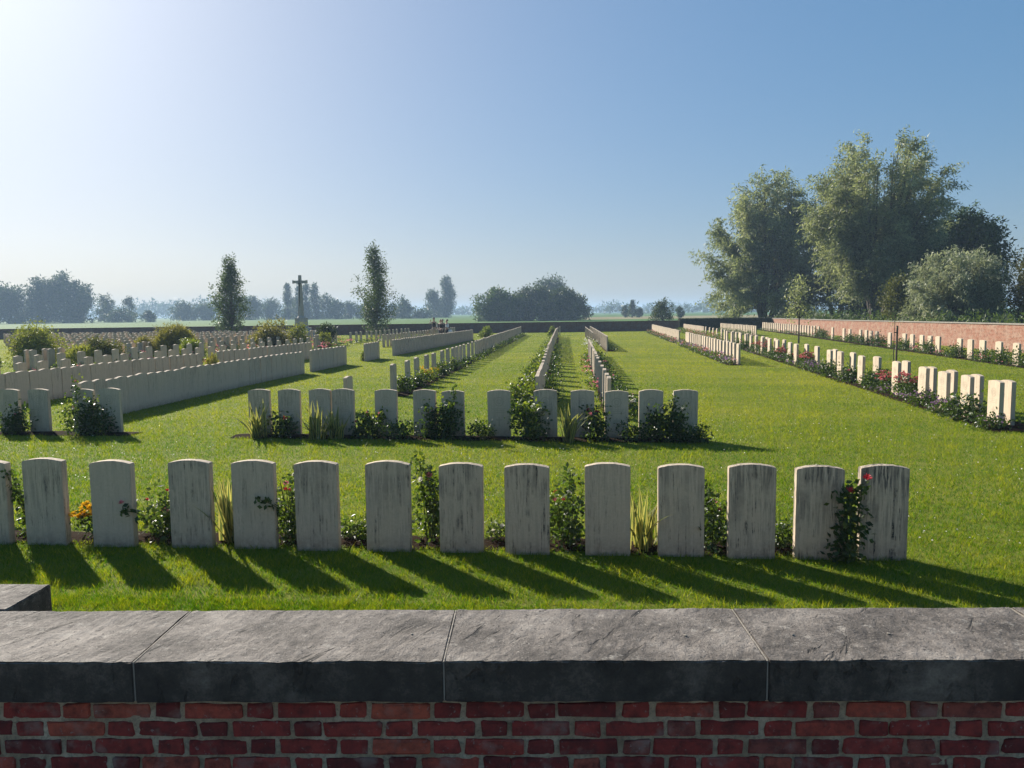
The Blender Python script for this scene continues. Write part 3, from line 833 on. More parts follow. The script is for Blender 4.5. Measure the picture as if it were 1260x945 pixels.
mound('low_bedding_plant', -.79, 6.72, .20, .22, 'small tuft with white flowers between the eighth and ninth stones of nearest row', 'plant', 'mid', 160, .035, 'white', 3, .7)
rose(-.18, 6.66, .60, .36, 'dark rose bush between the ninth and tenth stones of the nearest row', ('red', 'pink'), 3, n=460, tall=[(.1, 0, .66)])
iris(.475, 6.56, .54, 34, 'yellow variegated iris clump between the tenth and eleventh stones of nearest row', .7)
rose(1.07, 6.62, .52, .32, 'rose with pale flower spike between the eleventh and twelfth stones of nearest row', ('pink', 'red'), 3, n=380, tall=[(.08, 0, .56)])
mound('low_bedding_plant', 1.63, 6.66, .26, .30, 'low green plant between the twelfth and thirteenth stones of the nearest row', 'plant', 'rose', 300, .04)
rose(2.14, 6.34, .62, .26, 'upright dark rose with two red blooms between the two rightmost near stones', ('red', 'red'), 0, n=420, tall=[(.06, -.03, .69), (-.04, -.03, .64)], fs=1.15, lean=(.001, 0), blooms=[(.08, -.06, .70), (-.07, -.10, .61)])

# -- second row (plants stand on our side)
def r2(i, dx=0, dy=-.22): return R2[i][0] + dx, R2[i][1] + dy
p = r2(0, .15); rose(*p, .5, .5, 'dark bush in front of the leftmost stone of the second row', ('white',), 3, n=380, leaf=.05)
p = r2(1, -.2); rose(*p, .62, .4, 'white-flecked rose between the two leftmost stones of the second row', ('white', 'pink'), 4, n=330, leaf=.05)
p = r2(2, .12); rose(*p, .72, .62, 'big rose bush with white blooms before the third stone of second row', ('white', 'white', 'pink'), 9, n=800, leaf=.05, young=60, tall=[(-.22, 0, .95)])
p = r2(3, -.05, -.26); rose(*p, .5, .5, 'dark rose bush before the fourth stone of the second row', ('white',), 3, n=420, leaf=.05)
p = r2(4, .10, -.42); iris(*p, .68, 36, 'spiky iris clump before the fifth stone of the second row', 1.1)
p = r2(5, -.08); rose(*p, .5, .6, 'rose bush with red blooms before the sixth stone of the second row', ('red', 'red', 'white', 'red'), 9, n=520, leaf=.05)
p = r2(6, .1, -.46); iris(*p, .66, 36, 'spiky iris clump before the left of the two touching stones', 1.2)
p = r2(7, -.02, -.40); iris(*p, .6, 30, 'dark iris clump before the right of the two touching stones', 1.1)
p = r2(7, .42); rose(*p, .5, .5, 'rose bush right of the two touching stones of the second row', ('red', 'pink'), 4, n=420, leaf=.05)
p = r2(8, -.14, -.26); rose(*p, .48, .45, 'bright-leaved rose before the ninth stone of the second row', ('pink', 'red'), 4, n=300, leaf=.05, young=60)
p = r2(8, .3); mound('low_bedding_plant', *p, .26, .7, 'low dark mound between the ninth and tenth stones of the second row', 'plant', 'rose', 420, .045)
p = r2(9, .2); rose(*p, .66, .42, 'white rose bush before the tenth stone of the second row', ('white', 'pink'), 6, n=560, leaf=.05)
p = r2(10, .0, -.24); rose(*p, .74, .45, 'tall dark rose before the eleventh stone of the second row', ('white',), 3, n=620, leaf=.05, young=12, tall=[(-.05, .0, .86)])
p = r2(10, .42); mound('low_bedding_plant', *p, .3, .42, 'rounded dark mound left of the twelfth stone of the second row', 'plant', 'rose', 420, .04)
p = r2(12, -.28); rose(*p, .68, .66, 'large glossy rose bush between the twelfth and thirteenth stones of second row', ('white',), 2, n=900, leaf=.055, young=120)
p = r2(13, -.2, -.46); iris(*p, .64, 44, 'large yellow iris clump before the fourteenth stone of the second row', .8)
p = r2(13, .22); rose(*p, .58, .48, 'rose bush with red bloom right of the large yellow iris', ('red', 'red', 'pink'), 5, n=560, leaf=.05, fs=1.4)
p = r2(14, .3); mound('low_bedding_plant', *p, .28, .6, 'low dark mound right of the fifteenth stone of the second row', 'plant', 'rose', 420, .045)
p = r2(15, .12); rose(*p, .66, .48, 'rose bush before the sixteenth stone of the second row', ('white',), 3, n=620, leaf=.05)
p = r2(16, -.2); rose(*p, .62, .46, 'rose bush before the rightmost stone of the second row', ('white',), 3, n=560, leaf=.05, tall=[(.06, 0, .72)])
p = r2(16, .12, -.3); mound('low_bedding_plant', *p, .28, .5, 'low dark mound at the right end of the second row', 'plant', 'rose', 360, .045)

# -- right-hand double row
GPL = [(0, -.25, 'low', 'rose'), (0, .75, 'rose', 'white'), (1, .45, 'mauve', 'mauve'), (2, .5, 'low', 'rose'), (3, -.3, 'mauve', 'mauve'), (3, .8, 'val', 'valerian'), (4, -.5, 'rose', 'pink'), (4, .55, 'val', 'valerian'),
       (4, 1.5, 'rose', 'white'), (5, -.8, 'rose', 'white'), (5, .7, 'rose', 'pink'), (6, -1.0, 'low', 'rose'), (6, .6, 'rose', 'white'), (7, .8, 'mauve', 'mauve'), (7, 1.8, 'mauve', 'mauve'), (7, 2.8, 'val', 'valerian'),
       (8, -1.2, 'val', 'valerian'), (8, .5, 'rose', 'red'), (9, .8, 'val', 'valerian'), (9, 1.9, 'rose', 'red'), (10, .7, 'rose', 'pink'), (11, .8, 'val', 'valerian'), (12, .7, 'val', 'valerian'), (13, .6, 'rose', 'white'), (14, .8, 'rose', 'pink'), (16, .7, 'rose', 'white')]
gname = {'val': ('red_valerian', 'feathery red valerian clump', 'flowers'), 'mauve': ('mauve_geranium', 'mauve flowering mound', 'flowers'), 'rose': ('rose_bush', 'leafy rose bush', 'rose bush'), 'low': ('low_bedding_plant', 'low green plant', 'plant')}
seen = {}
for (i, dy, k, fl) in GPL:
    x, y = GF[i]; y += dy; x += random.uniform(-.12, .18)
    side = 'just before' if dy < 0 else 'just past'
    lab = f"{gname[k][1]} {side} the {ordw(i + 1)} stone of the right-hand double row"
    if lab in seen: lab = lab.replace('just past', 'well past').replace('just before', 'well before')
    seen[lab] = 1
    if k == 'rose': rose(x, y, .45, .6, lab, (fl,), 5, n=420, leaf=.06, group='plants of the right-hand double row')
    elif k == 'low': mound('low_bedding_plant', x - .05, y, .22, .6, lab, 'plant', 'rose', 360, .05, group='plants of the right-hand double row')
    elif k == 'val':
        mound('red_valerian', x, y, .58, .62, lab, 'flowers', 'rose', 300, .05, 'valerian', 80, 1.15, group='plants of the right-hand double row')
    else: mound('mauve_geranium', x - .1, y, .34, .7, lab, 'flowers', 'rose', 320, .05, 'mauve', 46, 1.0, group='plants of the right-hand double row')

# -- plants of the row along the red wall
for j, (y, h_) in enumerate([(27.5, .5), (29.1, .45), (30.3, .42), (32.9, .4), (36.0, .5), (39.2, .45), (43.6, .5), (45.0, .35), (47.0, .4), (49.0, .4), (56.5, .5), (57.8, .55)]):
    x = lin([(26, 14.75), (32, 15.1), (44, 15.95), (59, 17.0)])(y)
    mound('small_shrub', x - .15, y, h_ * 1.3, .8, f"dark leafy shrub, {ordw(j + 1)} from the near end along the red brick wall", 'shrub', 'rose', 420, .07, group='small shrubs of the row along the red wall')

# -- plants of the spaced row left of the middle lawn
for j, (y, k) in enumerate([(19.7, 'rose'), (20.2, 'low'), (21.3, 'rose'), (22.7, 'yel'), (24.0, 'yel'), (25.4, 'rose'), (27.9, 'rose'), (30.9, 'low')]):
    x = lin([(19, -4.9), (36, -5.1)])(y) + .12
    lab = {'rose': 'rose plant', 'low': 'low dark plant', 'yel': 'clump of yellow flowers'}[k] + f", {ordw(j + 1)} plant along the spaced row left of middle lawn"
    if k == 'rose': rose(x, y, .42, .5, lab, ('white', 'pink'), 4, n=320, leaf=.06, young=40, group='plants of the spaced left row')
    elif k == 'low': mound('low_bedding_plant', x, y, .26, .5, lab, 'plant', 'rose', 300, .05, group='plants of the spaced left row')
    else: mound('yellow_flower_clump', x, y, .42, .6, lab, 'flowers', 'bright', 300, .06, 'yellow', 22, 1.3, group='plants of the spaced left row')
# -- roses on the left side of the row bordering the narrow strip
for j, y in enumerate([15.3, 16.1, 17.0, 17.9, 18.8, 19.8, 20.9, 22.2, 23.6, 25.0, 26.6]):
    x = lin([(15.6, -1.0), (22, -1.2), (32, -1.55)])(y) - .30
    rose(x, y, .5 if j else .58, .5, f"leafy rose, {ordw(j + 1)} from the near end left of the narrow grass strip", ('pink', 'white'), 1, n=420, leaf=.06, young=110, fs=.8, group='roses left of the narrow grass strip')
p = (.80, 15.2); mound('white_flower_clump', *p, .42, .5, 'white flowering clump at the near end of the row right of the strip', 'flowers', 'rose', 260, .05, 'white', 22, 1.1)

# -- unbroken bedding along the rest of the rows: too fine to count
def bedding(x0f, ys, w, h, n, mats, label, leaf=.075):
    mb = {m: MB() for m, _ in mats}
    for m, fr in mats:
        k = int(n * fr); cl = max(4, k // 14)
        cy = RNG.uniform(ys[0], ys[1], cl); cx = np.array([x0f(y) for y in cy]) + RNG.uniform(-w, w, cl) * .8
        ch = h * RNG.uniform(.35, 1.0, cl)
        q = np.repeat(np.arange(cl), 14)
        P = np.stack([cx[q] + RNG.normal(size=len(q)) * .12, cy[q] + RNG.normal(size=len(q)) * .16, np.abs(ch[q] * RNG.random(len(q)) ** .6)], 1)
        if m not in ('rose', 'mid', 'bright'): P[:, 2] = ch[q] * (.75 + .3 * RNG.random(len(q)))
        leaves(mb[m], P, RNG.normal(size=P.shape) + np.array([0, 0, .3]), leaf * (.6 + .7 * RNG.random(len(P))), .6)
    for m, _ in mats:
        nm = {'rose': 'bedding_foliage', 'mid': 'bedding_foliage', 'bright': 'bedding_foliage'}.get(m, 'bedding_flowers')
        tag(mb[m].build(nm, MAT[m]), label + (' in flower' if nm == 'bedding_flowers' else ' in leaf') + f" ({m})" * 0, 'bedding plants', kind='stuff')
bx = lin([(15.6, -1.0), (22, -1.2), (32, -1.55), (60, -2.36), (68, -2.36)])
bedding(lambda y: bx(y) - .28, (27, 63), .22, .42, 5200, (('rose', .5), ('bright', .5)), 'low planting left of the narrow grass strip')
bedding(lambda y: bx(y) + .2, (16, 45), .12, .28, 1800, (('rose', 1),), 'low planting on the right of the left strip row')
dx_ = lin([(14.8, .42), (22, .30), (36, .08)])
bedding(lambda y: dx_(y) + .3, (16, 36), .2, .32, 3200, (('rose', .96), ('pink', .04)), 'low planting right of the right strip row')
bedding(lambda y: dx_(y) - .15, (16, 36), .06, .2, 700, (('rose', .85), ('pink', .15)), 'low planting left of the right strip row')
bedding(lambda y: lin([(40, 1.05), (68, .28)])(y) + .3, (40, 68), .2, .35, 2000, (('rose', 1),), 'low planting of the far strip row')
bedding(lambda y: .2, (37.5, 46), .3, .6, 900, (('bright', .8), ('white', .2)), 'bright tuft at the break in the right strip row')
cx_ = lin([(19, -4.9), (36, -5.1), (70, -5.95)])
bedding(lambda y: cx_(y) + .2, (26, 69), .2, .3, 4200, (('rose', .75), ('bright', .25)), 'low planting of the spaced left row')
ex_ = lin([(29, 5.66), (46, 5.85), (50, 5.9), (74, 6.15)])
bedding(lambda y: ex_(y) - .3, (29.4, 46.5), .2, .34, 4200, (('rose', .6), ('bright', .22), ('pink', .06), ('mauve', .12)), 'low planting in front of the sunlit row')
bedding(lambda y: ex_(y) - .3, (50, 74), .2, .36, 4200, (('rose', .88), ('pink', .12)), 'low planting in front of the farther sunlit row')
bedding(lambda y: 8.75, (52, 75), .2, .55, 4600, (('rose', .6), ('bright', .3), ('pink', .1)), 'low planting before the third sunlit row')
bedding(lambda y: 12.75, (62, 76), .25, .5, 2000, (('rose', 1),), 'low planting of the far right corner')
fx_ = lin([(26, 14.75), (32, 15.1), (44, 15.95), (59, 17.0), (80, 17.6)])
bedding(lambda y: fx_(y) - .1, (27, 80), .3, .3, 5200, (('rose', .9), ('pink', .1)), 'low planting along the red brick wall')
gx_ = lin([(13, 7.1), (48, 8.6)])
bedding(lambda y: gx_(y), (13.6, 50), .4, .22, 6500, (('rose', .8), ('bright', .1), ('mauve', .10)), 'low planting of the right-hand double row', .06)
for (a, x0) in ((20, -16), (24, -19), (30, -22), (40, -25.4), (45, -28)):
    bedding(lambda y: x0 + .1, (a, 58), .25, .45, 2600, (('rose', .55), ('bright', .3), ('pink', .15)), 'low planting of a left-hand row at %d metres' % a if False else {-16: 'low planting behind the close-set rows', -19: 'low planting before the left shrubs', -22: 'low planting among the left shrubs', -25.4: 'low planting beyond the left shrubs', -28: 'low planting of the farthest left rows'}[x0], .09)

# ------------------------------------------------------------------ shrubs on the left
def shrub(name, x, y, h, w, label, mat, n, leaf, K=26, spiky=False, d=None, group=None, low=.0):
    root = empty(name, (x, y, 0)); tag(root, label, 'shrub', group)
    d = d or w
    lobes = []
    for i in range(K):
        u = unit(RNG.normal(size=3)); u[2] = abs(u[2]); q = RNG.random() ** .5 * .72
        lobes.append((u[0] * q * w / 2, u[1] * q * d / 2, low + (h - low) * (.12 + .74 * u[2] * q / .72 * .95 + .06 * RNG.random()), w * .16, d * .16, h * .17))
    mb = MB()
    crown(mb, lobes, n, leaf, 0, .35, 8, .3 if spiky else .55, True, .45)
    if spiky:
        u = unit(RNG.normal(size=(n // 4, 3))); u[:, 2] = np.abs(u[:, 2]) + .15; u = unit(u)
        P = u * np.array([w * .42, d * .42, h * .78]) * (.8 + .25 * RNG.random((len(u), 1)))
        leaves(mb, P, u + RNG.normal(size=u.shape) * .25 + [0, 0, .3], leaf * 2.4, .22, True, .6 + .4 * RNG.random(len(u)))
    mb.V = [np.maximum(v, [-99, -99, .003]) for v in mb.V]
    mb.build('foliage', MAT[mat], root)
    st = MB()
    for i in range(7):
        l_ = lobes[i * 3 % K]; tube(st, curve3((0, 0, -.05), l_[:3], (0, 0, .1), 4), np.linspace(.03, .008, 4), 4)
    st.build('stems', MAT['bark'], root)
    return root
LS = 'large shrubs among the left rows'
shrub('rounded_shrub', -24.3, 32, 1.9, 2.7, 'large rounded yellow-green shrub at the far left among the headstones', 'goldshrub', 9000, .10, 34, group=LS)
shrub('low_shrub', -25.8, 31, .9, 1.4, 'low green shrub left of the large rounded yellow-green shrub', 'bright', 2000, .1, 14, group=LS)
shrub('iris_like_shrub', -21.0, 30.2, 1.1, 1.6, 'bright upright tuft right of the large rounded shrub', 'goldshrub', 2600, .09, 16, True, group=LS)
shrub('flat_shrub', -20.5, 31, 1.25, 1.9, 'flat-topped dark shrub with yellow-green crown at the left', 'olive', 5200, .09, 24, group=LS)
shrub('spiky_shrub', -21.2, 38, 1.85, 2.6, 'large spiky bronze and yellow shrub left of the first slender tree', 'redshrub', 8000, .11, 30, True, group=LS)
shrub('low_shrub', -23.0, 38, 1.15, 1.2, 'small bronze shrub at the left of the large spiky shrub', 'redshrub', 2200, .1, 14, True, group=LS)
shrub('bronze_shrub', -18.9, 44.5, 1.95, 2.7, 'bronze and green shrub below the left of the stone cross', 'redshrub', 7000, .12, 30, group=LS)
shrub('gold_shrub', -17.8, 46, 1.55, 1.7, 'yellow-green shrub directly below the stone cross', 'goldshrub', 4000, .11, 20, group=LS)
shrub('round_dark_shrub', -17.75, 51, 1.75, 1.7, 'round dark green shrub right of the stone cross', 'dark', 4500, .11, 24, group=LS)
shrub('low_shrub', -16.4, 47, 1.0, 1.0, 'small yellow-green shrub between the cross and the dark round shrub', 'goldshrub', 1500, .1, 12, group=LS)
shrub('low_shrub', -19.3, 36, 1.05, 1.5, 'pale green tuft right of the large spiky shrub', 'bright', 2200, .1, 14, True, group=LS)
shrub('gap_plant', -13.3, 26.2, .85, .5, 'pinkish tall plant in the gap of the second close-set row', 'redshrub', 900, .07, 10, True)
shrub('low_shrub', -9.9, 33.3, .5, .45, 'small leafy plant at the near end of the short close-set block', 'bright', 700, .06, 10)
shrub('low_shrub', -8.5, 64.5, 1.0, 1.3, 'green bush beside a reddish slab near the far wall', 'bright', 1600, .12, 12)
shrub('low_shrub', -2.9, 65, .9, .9, 'bright bush at the far end of the narrow grass strip', 'bright', 1400, .1, 12)

# ------------------------------------------------------------------ trees
def tree(name, label, x, y, lobes, n, leaf, mat, tr, fork, group=None, droop=0, limbs=10, per=14, spread=.28, tri=True, aspect=.55, bark='bark', lean=(0, 0), twigs=0, stems=1, shell=.45):
    root = empty(name, (x, y, 0)); tag(root, label, 'tree', group)
    loc_ = np.array(lobes, float); loc_[:, 0] -= x; loc_[:, 1] -= y
    tk = MB(); tops = []
    for s in range(stems):
        a = 6.28 * s / max(stems, 1) + 1.0; q = tr * 1.2 if stems > 1 else 0
        b0 = (math.cos(a) * q, math.sin(a) * q, -.2); b1 = (math.cos(a) * q * 3.2 + lean[0], math.sin(a) * q * 3.2 + lean[1], fork * (1 + .15 * s))
        tube(tk, curve3(b0, b1, (0, 0, fork * .08), 6), np.linspace(tr * 1.25, tr * .8, 6), 8); tops.append(np.array(b1))
    order = RNG.permutation(len(loc_))[:limbs]
    for i in order:
        c = loc_[i, :3]; t0 = min(tops, key=lambda t: np.linalg.norm(t[:2] - c[:2]))
        L = np.linalg.norm(c - t0)
        pts = curve3(t0 - np.array([0, 0, fork * .12]), c, (0, 0, L * (.08 if c[2] < t0[2] else -.02) + .02) + RNG.normal(size=3) * L * .04, 7)
        r0 = min(tr * .55, .05 * L + .02)
        tube(tk, pts, np.linspace(r0, r0 * .18, 7), 5)
        for q in range(twigs):
            j = RNG.integers(3, 7); e = c + RNG.normal(size=3) * loc_[i, 3:6] * .75
            tube(tk, curve3(pts[j], e, (0, 0, .1), 4), np.linspace(r0 * .3, r0 * .06, 4), 3)
    tk.build('trunk', MAT[bark], root, True)
    mb = MB(); crown(mb, loc_, n, leaf, droop, spread, per, aspect, tri, shell)
    mb.V = [np.maximum(v, [-999, -999, .02]) for v in mb.V]
    mb.build('crown', MAT[mat], root)
    return root

def big_lobes(x, y, z0, z1, prof, K, lr, vert=1.2, squash=.8):
    return profile_lobes(x, y, z0, z1, lambda t: float(np.interp(t, [p[0] for p in prof], [p[1] for p in prof])), K, lr, squash, vert)
WG = 'willows beyond the right-hand walls'
def willow(name, label, x, y, prof, z0, z1, limbs, shoots, per, leaf, mat, tr, group, stems=3, fork=2.5, sl=2.0, squash=.85, extra=(), lean=0.0, vlim=.0):
    """limbs fanning out of several stems, long shoots along each limb, leaves strung along the shoots"""
    root = empty(name, (x, y, 0)); tag(root, label, 'tree', group)
    rf = lambda t: float(np.interp(t, [p[0] for p in prof], [p[1] for p in prof]))
    tk = MB(); fol = MB(); tops = []
    for q in range(stems):
        a = 6.28 * q / stems + .6
        b1 = np.array([math.cos(a) * tr * 3 + lean, math.sin(a) * tr * 3, fork * (.8 + .4 * RNG.random())])
        tube(tk, curve3((math.cos(a) * tr * .8, math.sin(a) * tr * .8, -.2), b1, (0, 0, .1), 6), np.linspace(tr, tr * .72, 6), 8); tops.append(b1)
    targets = []
    for k in range(limbs):
        t = ((k + RNG.random()) / limbs) ** .8; a = k * 2.399 + RNG.normal() * .25
        rr = rf(t) * (.62 + .38 * RNG.random())
        targets.append((rr * math.cos(a), rr * math.sin(a) * squash, z0 + (z1 - z0) * t))
    targets += [(ex - x, ey - y, ez) for ex, ey, ez in extra]
    for T in targets:
        T = np.array(T); S = min(tops, key=lambda q: np.linalg.norm(q[:2] - T[:2] * .3))
        L = np.linalg.norm(T - S); mid = S + (T - S) * .5; mid[:2] *= .72; mid[2] += .10 * L if T[2] > S[2] + 2 else .25 * L
        tt = np.linspace(0, 1, 9)[:, None]; pts = (1 - tt) ** 2 * S + 2 * tt * (1 - tt) * mid + tt ** 2 * T
        r0 = min(tr * .6, .022 * L + .02); tube(tk, pts, np.linspace(r0, .018, 9), 5)
        shade = RNG.normal() * .10
        for q in range(shoots):
            u = .30 + .72 * RNG.random() ** .75; u = min(u, 1.0)
            c = np.array([np.interp(u * 8, np.arange(9), pts[:, m]) for m in range(3)])
            tan = unit(pts[min(8, int(u * 8) + 1)] - pts[max(0, int(u * 8) - 1)])
            out_ = np.array([c[0], c[1] , 0]); out_ = out_ / (np.linalg.norm(out_) + 1e-6)
            d = unit(tan * .8 + out_ * .45 + RNG.normal(size=3) * .55 + np.array([0, 0, .25]))
            ln = sl * (.55 + .8 * RNG.random())
            w = np.linspace(0, 1, 6)[:, None]
            sp_ = c + d * ln * w + np.array([0, 0, -1]) * (ln * .38) * w ** 2.2
            if q % 3 == 0: tube(tk, sp_, np.linspace(.016, .005, 6), 3, False)
            m = int(per * (.6 + .8 * RNG.random()))
            ww = RNG.random(m) ** .8 * 5; i0 = np.minimum(ww.astype(int), 4); fr = (ww - i0)[:, None]
            P = sp_[i0] * (1 - fr) + sp_[i0 + 1] * fr
            P = P + RNG.normal(size=(m, 3)) * (.10 + .13 * sl * .5)
            D = (sp_[i0 + 1] - sp_[i0]) / ln * 2 + RNG.normal(size=(m, 3)) * .55 + np.array([0, 0, -.35])
            leaves(fol, P, D, leaf * (.6 + .8 * RNG.random(m)), .34, True, np.clip(.5 + shade + RNG.normal() * .12 + RNG.normal(size=m) * .2, 0, 1))
    tk.build('trunk', MAT['bark'], root, True)
    fol.V = [np.maximum(v, [-999, -999, .02]) for v in fol.V]
    fol.build('crown', MAT[mat], root)
    return root
willow('willow', 'large grey-green willow at the left of the tree group', 21.4, 95, [(0, 6.6), (.2, 7.9), (.45, 7.3), (.65, 6.1), (.82, 4.4), (.94, 2.8), (1, 1.2)], .5, 17.4, 68, 26, 46, .36, 'willow', .32, WG, 5, 2.0, 2.1)
willow('willow', 'narrow darker willow between the two large willows', 29.0, 93, [(0, 4.6), (.4, 4.4), (.75, 3.2), (1, 1.0)], 1.5, 16.6, 40, 24, 44, .36, 'willow', .30, WG, 3, 3.0, 2.0)
willow('willow', 'tallest spreading willow in the middle of the tree group', 26.4, 73, [(0, 4.4), (.25, 6.0), (.5, 6.1), (.75, 5.4), (.9, 4.2), (1, 2.2)], 4.6, 16.6, 66, 26, 46, .29, 'willow', .34, WG, 4, 2.8, 1.75,
       extra=[(20.6, 73, 10.2), (21.0, 72.4, 9.4), (21.8, 72, 11.2), (22.4, 71.6, 8.4), (23.6, 70.4, 4.6), (23.0, 70.2, 3.6), (24.8, 70, 5.8), (26.4, 69, 7.6), (25.6, 69.4, 6.6)])
L4 = big_lobes(31.0, 84, .5, 11.5, [(0, 6.5), (.5, 6.2), (.8, 4.6), (1, 2)], 44, 1.7, 1.1)
tree('dark_tree', 'dark green tree filling the gap behind the tallest willow', 31.0, 84, L4, 34000, .34, 'dark', .3, 2.5, 'trees beyond the right-hand walls', .1, 16, spread=.2)
willow('rounded_tree', 'rounded grey-green tree at the right behind the silver bush', 39.4, 86, [(0, 3.4), (.4, 4.6), (.7, 4.2), (.9, 2.8), (1, 1.4)], 2.0, 11.9, 46, 22, 40, .34, 'mid', .28, 'trees beyond the right-hand walls', 3, 2.6, 1.6)
L6 = big_lobes(30.5, 66, .5, 8.6, [(0, 3.8), (.5, 3.8), (.8, 2.8), (1, 1.2)], 30, 1.3, 1.0)
tree('dark_tree', 'dark green tree between the tallest willow and the silver bush', 30.5, 66, L6, 18000, .28, 'dark', .25, 2.0, 'trees beyond the right-hand walls', .1, 14)
willow('silver_willow_bush', 'rounded silvery bush standing behind the red brick wall', 24.1, 53, [(0, 2.5), (.3, 3.2), (.6, 3.0), (.85, 2.2), (1, 1.0)], .6, 5.6, 62, 20, 34, .20, 'silver', .12, 'bushes behind the red brick wall', 4, .7, .95)
L8 = big_lobes(27.4, 49.5, .5, 4.9, [(0, 2.8), (.5, 2.8), (.8, 2.0), (1, 1.0)], 36, .8, .95)
tree('brown_thicket', 'brownish green thicket at the right edge behind the brick wall', 27.4, 49.5, L8, 22000, .17, 'brown', .12, .6, 'bushes behind the red brick wall', 0, 16, stems=3, twigs=3)
L9 = big_lobes(22.6, 58.5, .5, 3.9, [(0, 1.5), (.4, 1.5), (.8, .9), (1, .4)], 24, .6, 1.0)
tree('olive_bush', 'yellow-green bush left of the silvery bush', 22.6, 58.5, L9, 9000, .16, 'olive', .1, .5, 'bushes behind the red brick wall', 0, 10, stems=2)
L10 = big_lobes(30.5, 40, .5, 4.6, [(0, 2.6), (.5, 2.6), (1, 1.0)], 26, .8, .95)
tree('olive_bush', 'olive bush at the far right edge of the view', 30.5, 40, L10, 12000, .17, 'olive', .1, .5, 'bushes behind the red brick wall', 0, 10, stems=2)
mb = MB(); n = 26000
P = np.stack([RNG.uniform(19.9, 24.5, n), RNG.uniform(28, 92, n), np.abs(RNG.normal(0, .62, n))], 1); P[:, 2] += .15 * np.sin(P[:, 1] * .7) + .1; P[:, 2] = np.clip(P[:, 2], .02, 1.9)
leaves(mb, P, RNG.normal(size=P.shape) + [0, 0, .5], .26, .5, True)
tag(mb.build('undergrowth', MAT['mid']), 'tangled green undergrowth behind the red brick wall', 'undergrowth', kind='stuff')

def spire(x, y, h, wmax, label, n):
    prof = [(0, .35), (.12, .8), (.28, 1.0), (.45, .78), (.6, .55), (.8, .42), (.93, .25), (1, .1)]
    lobes = big_lobes(x, y, h * .1, h * .97, [(a, b * wmax) for a, b in prof], 46, wmax * .26, 1.7, 1.0)
    for i in range(5):
        a = i * 1.3; lobes.append((x + math.cos(a) * wmax * .8, y + math.sin(a) * wmax * .8, h * (.38 + .05 * i), wmax * .18, wmax * .18, wmax * .5))
    tree('slender_tree', label, x, y, lobes, n, .17, 'mid', .10, h * .16, 'slender upright trees by the far wall', 0, 34, 12, .3, twigs=1, shell=.3)
spire(-20.9, 75, 8.75, 2.3, 'slender upright tree in front of the far wall, right of the cross', 11000)
spire(-33.9, 71, 7.5, 2.0, 'slender upright tree left of the stone cross', 10000)

# young staked trees on the right
def sapling(x, y, h, label):
    lobes = [(x + RNG.normal() * .35, y + RNG.normal() * .3, h * RNG.uniform(.42, .95), .42, .42, .5) for _ in range(14)]
    r_ = tree('young_tree', label, x, y, lobes, 1100, .13, 'willow', .045, h * .42, None, 0, 10, 10, .45, shell=.2)
    return r_
sapling(12.75, 48, 4.0, 'thin young tree with sparse leaves standing on the right lawn')
root = empty('staked_sapling', (11.85, 31, 0)); tag(root, 'bare young sapling tied to a dark stake on the right lawn', 'sapling')
mb = MB(); tube(mb, [(-.05, 0, -.05), (-.05, 0, .8), (-.03, .01, 1.75)], [.018, .015, .008], 6); mb.build('trunk', MAT['bark'], root)
mb = MB(); box(mb, .03, .085, -.03, .03, -.05, 1.38); mb.build('stake', MAT['wood'], root)
mb = MB(); box(mb, -.07, .0895, -.036, -.0305, 1.1, 1.14); mb.build('tie', MAT['wood'], root)
mb = MB(); P = np.array([(-.03, .01, 1.5)]) + RNG.normal(size=(60, 3)) * [.12, .12, .16]; leaves(mb, P, RNG.normal(size=P.shape), .05, .6); mb.build('leaves', MAT['willow'], root)

# mid-distance bushes and trees in the field
BG = 'bushes of the dark clump in the field'
def bush(name, x, y, w, h, label, mat, n, leaf, group, K=30, lr=None):
    lr = lr or w * .14
    lobes = big_lobes(x, y, .3, h - lr * .6, [(0, w * .48), (.45, w * .46), (.75, w * .34), (1, w * .16)], K, lr, .9, .7)
    tree(name, label, x, y, lobes, n, leaf, mat, .15, .6, group, 0, 8, stems=2)
bush('field_bush', -22.0, 190, 17.0, 7.2, 'left part of the big dark bush clump beyond the far wall', 'mid', 15000, .55, BG, 40, 1.5)
bush('field_bush', -13.8, 192, 19.0, 7.6, 'middle part of the big dark bush clump beyond the far wall', 'dark', 16000, .55, BG, 40, 1.6)
bush('field_bush', -6.0, 190, 15.5, 7.0, 'right part of the big dark bush clump beyond the far wall', 'dark', 13000, .55, BG, 36, 1.5)
FT = 'trees standing in the fields'
def far_tree(x, y, w, h, label, n=3800, leaf=.9, mat='far', group='far trees across the fields', tall=False, z0=.6, name='far_tree'):
    prof = [(0, w * .42), (.35, w * .52), (.7, w * .42), (1, w * .14)] if not tall else [(0, w * .42), (.2, w * .52), (.8, w * .46), (1, w * .2)]
    lr = w * (.17 if not tall else .24)
    lobes = big_lobes(x, y, z0, h - lr, prof, 26 if not tall else 30, lr, 1.0 if not tall else 1.6, .8)
    tree(name, label, x, y, lobes, n, leaf, mat, max(.15, h * .018), h * .15, group, 0, 7, stems=1)
far_tree(-12.6, 262, 15.0, 14.2, 'rounded tree rising behind the dark bush clump', 9000, .7, 'far', FT, name='field_tree')
far_tree(11.6, 120, 3.9, 4.1, 'small dark tree in the field before the large willow', 4200, .2, 'dark', FT, name='field_tree')
far_tree(12.8, 260, 3.2, 4.2, 'leftmost of three small field trees right of the bush clump', 1500, .4, 'far', FT, name='field_tree')
far_tree(14.8, 255, 3.4, 5.8, 'tallest of three small field trees right of the bush clump', 1900, .4, 'far', FT, name='field_tree')
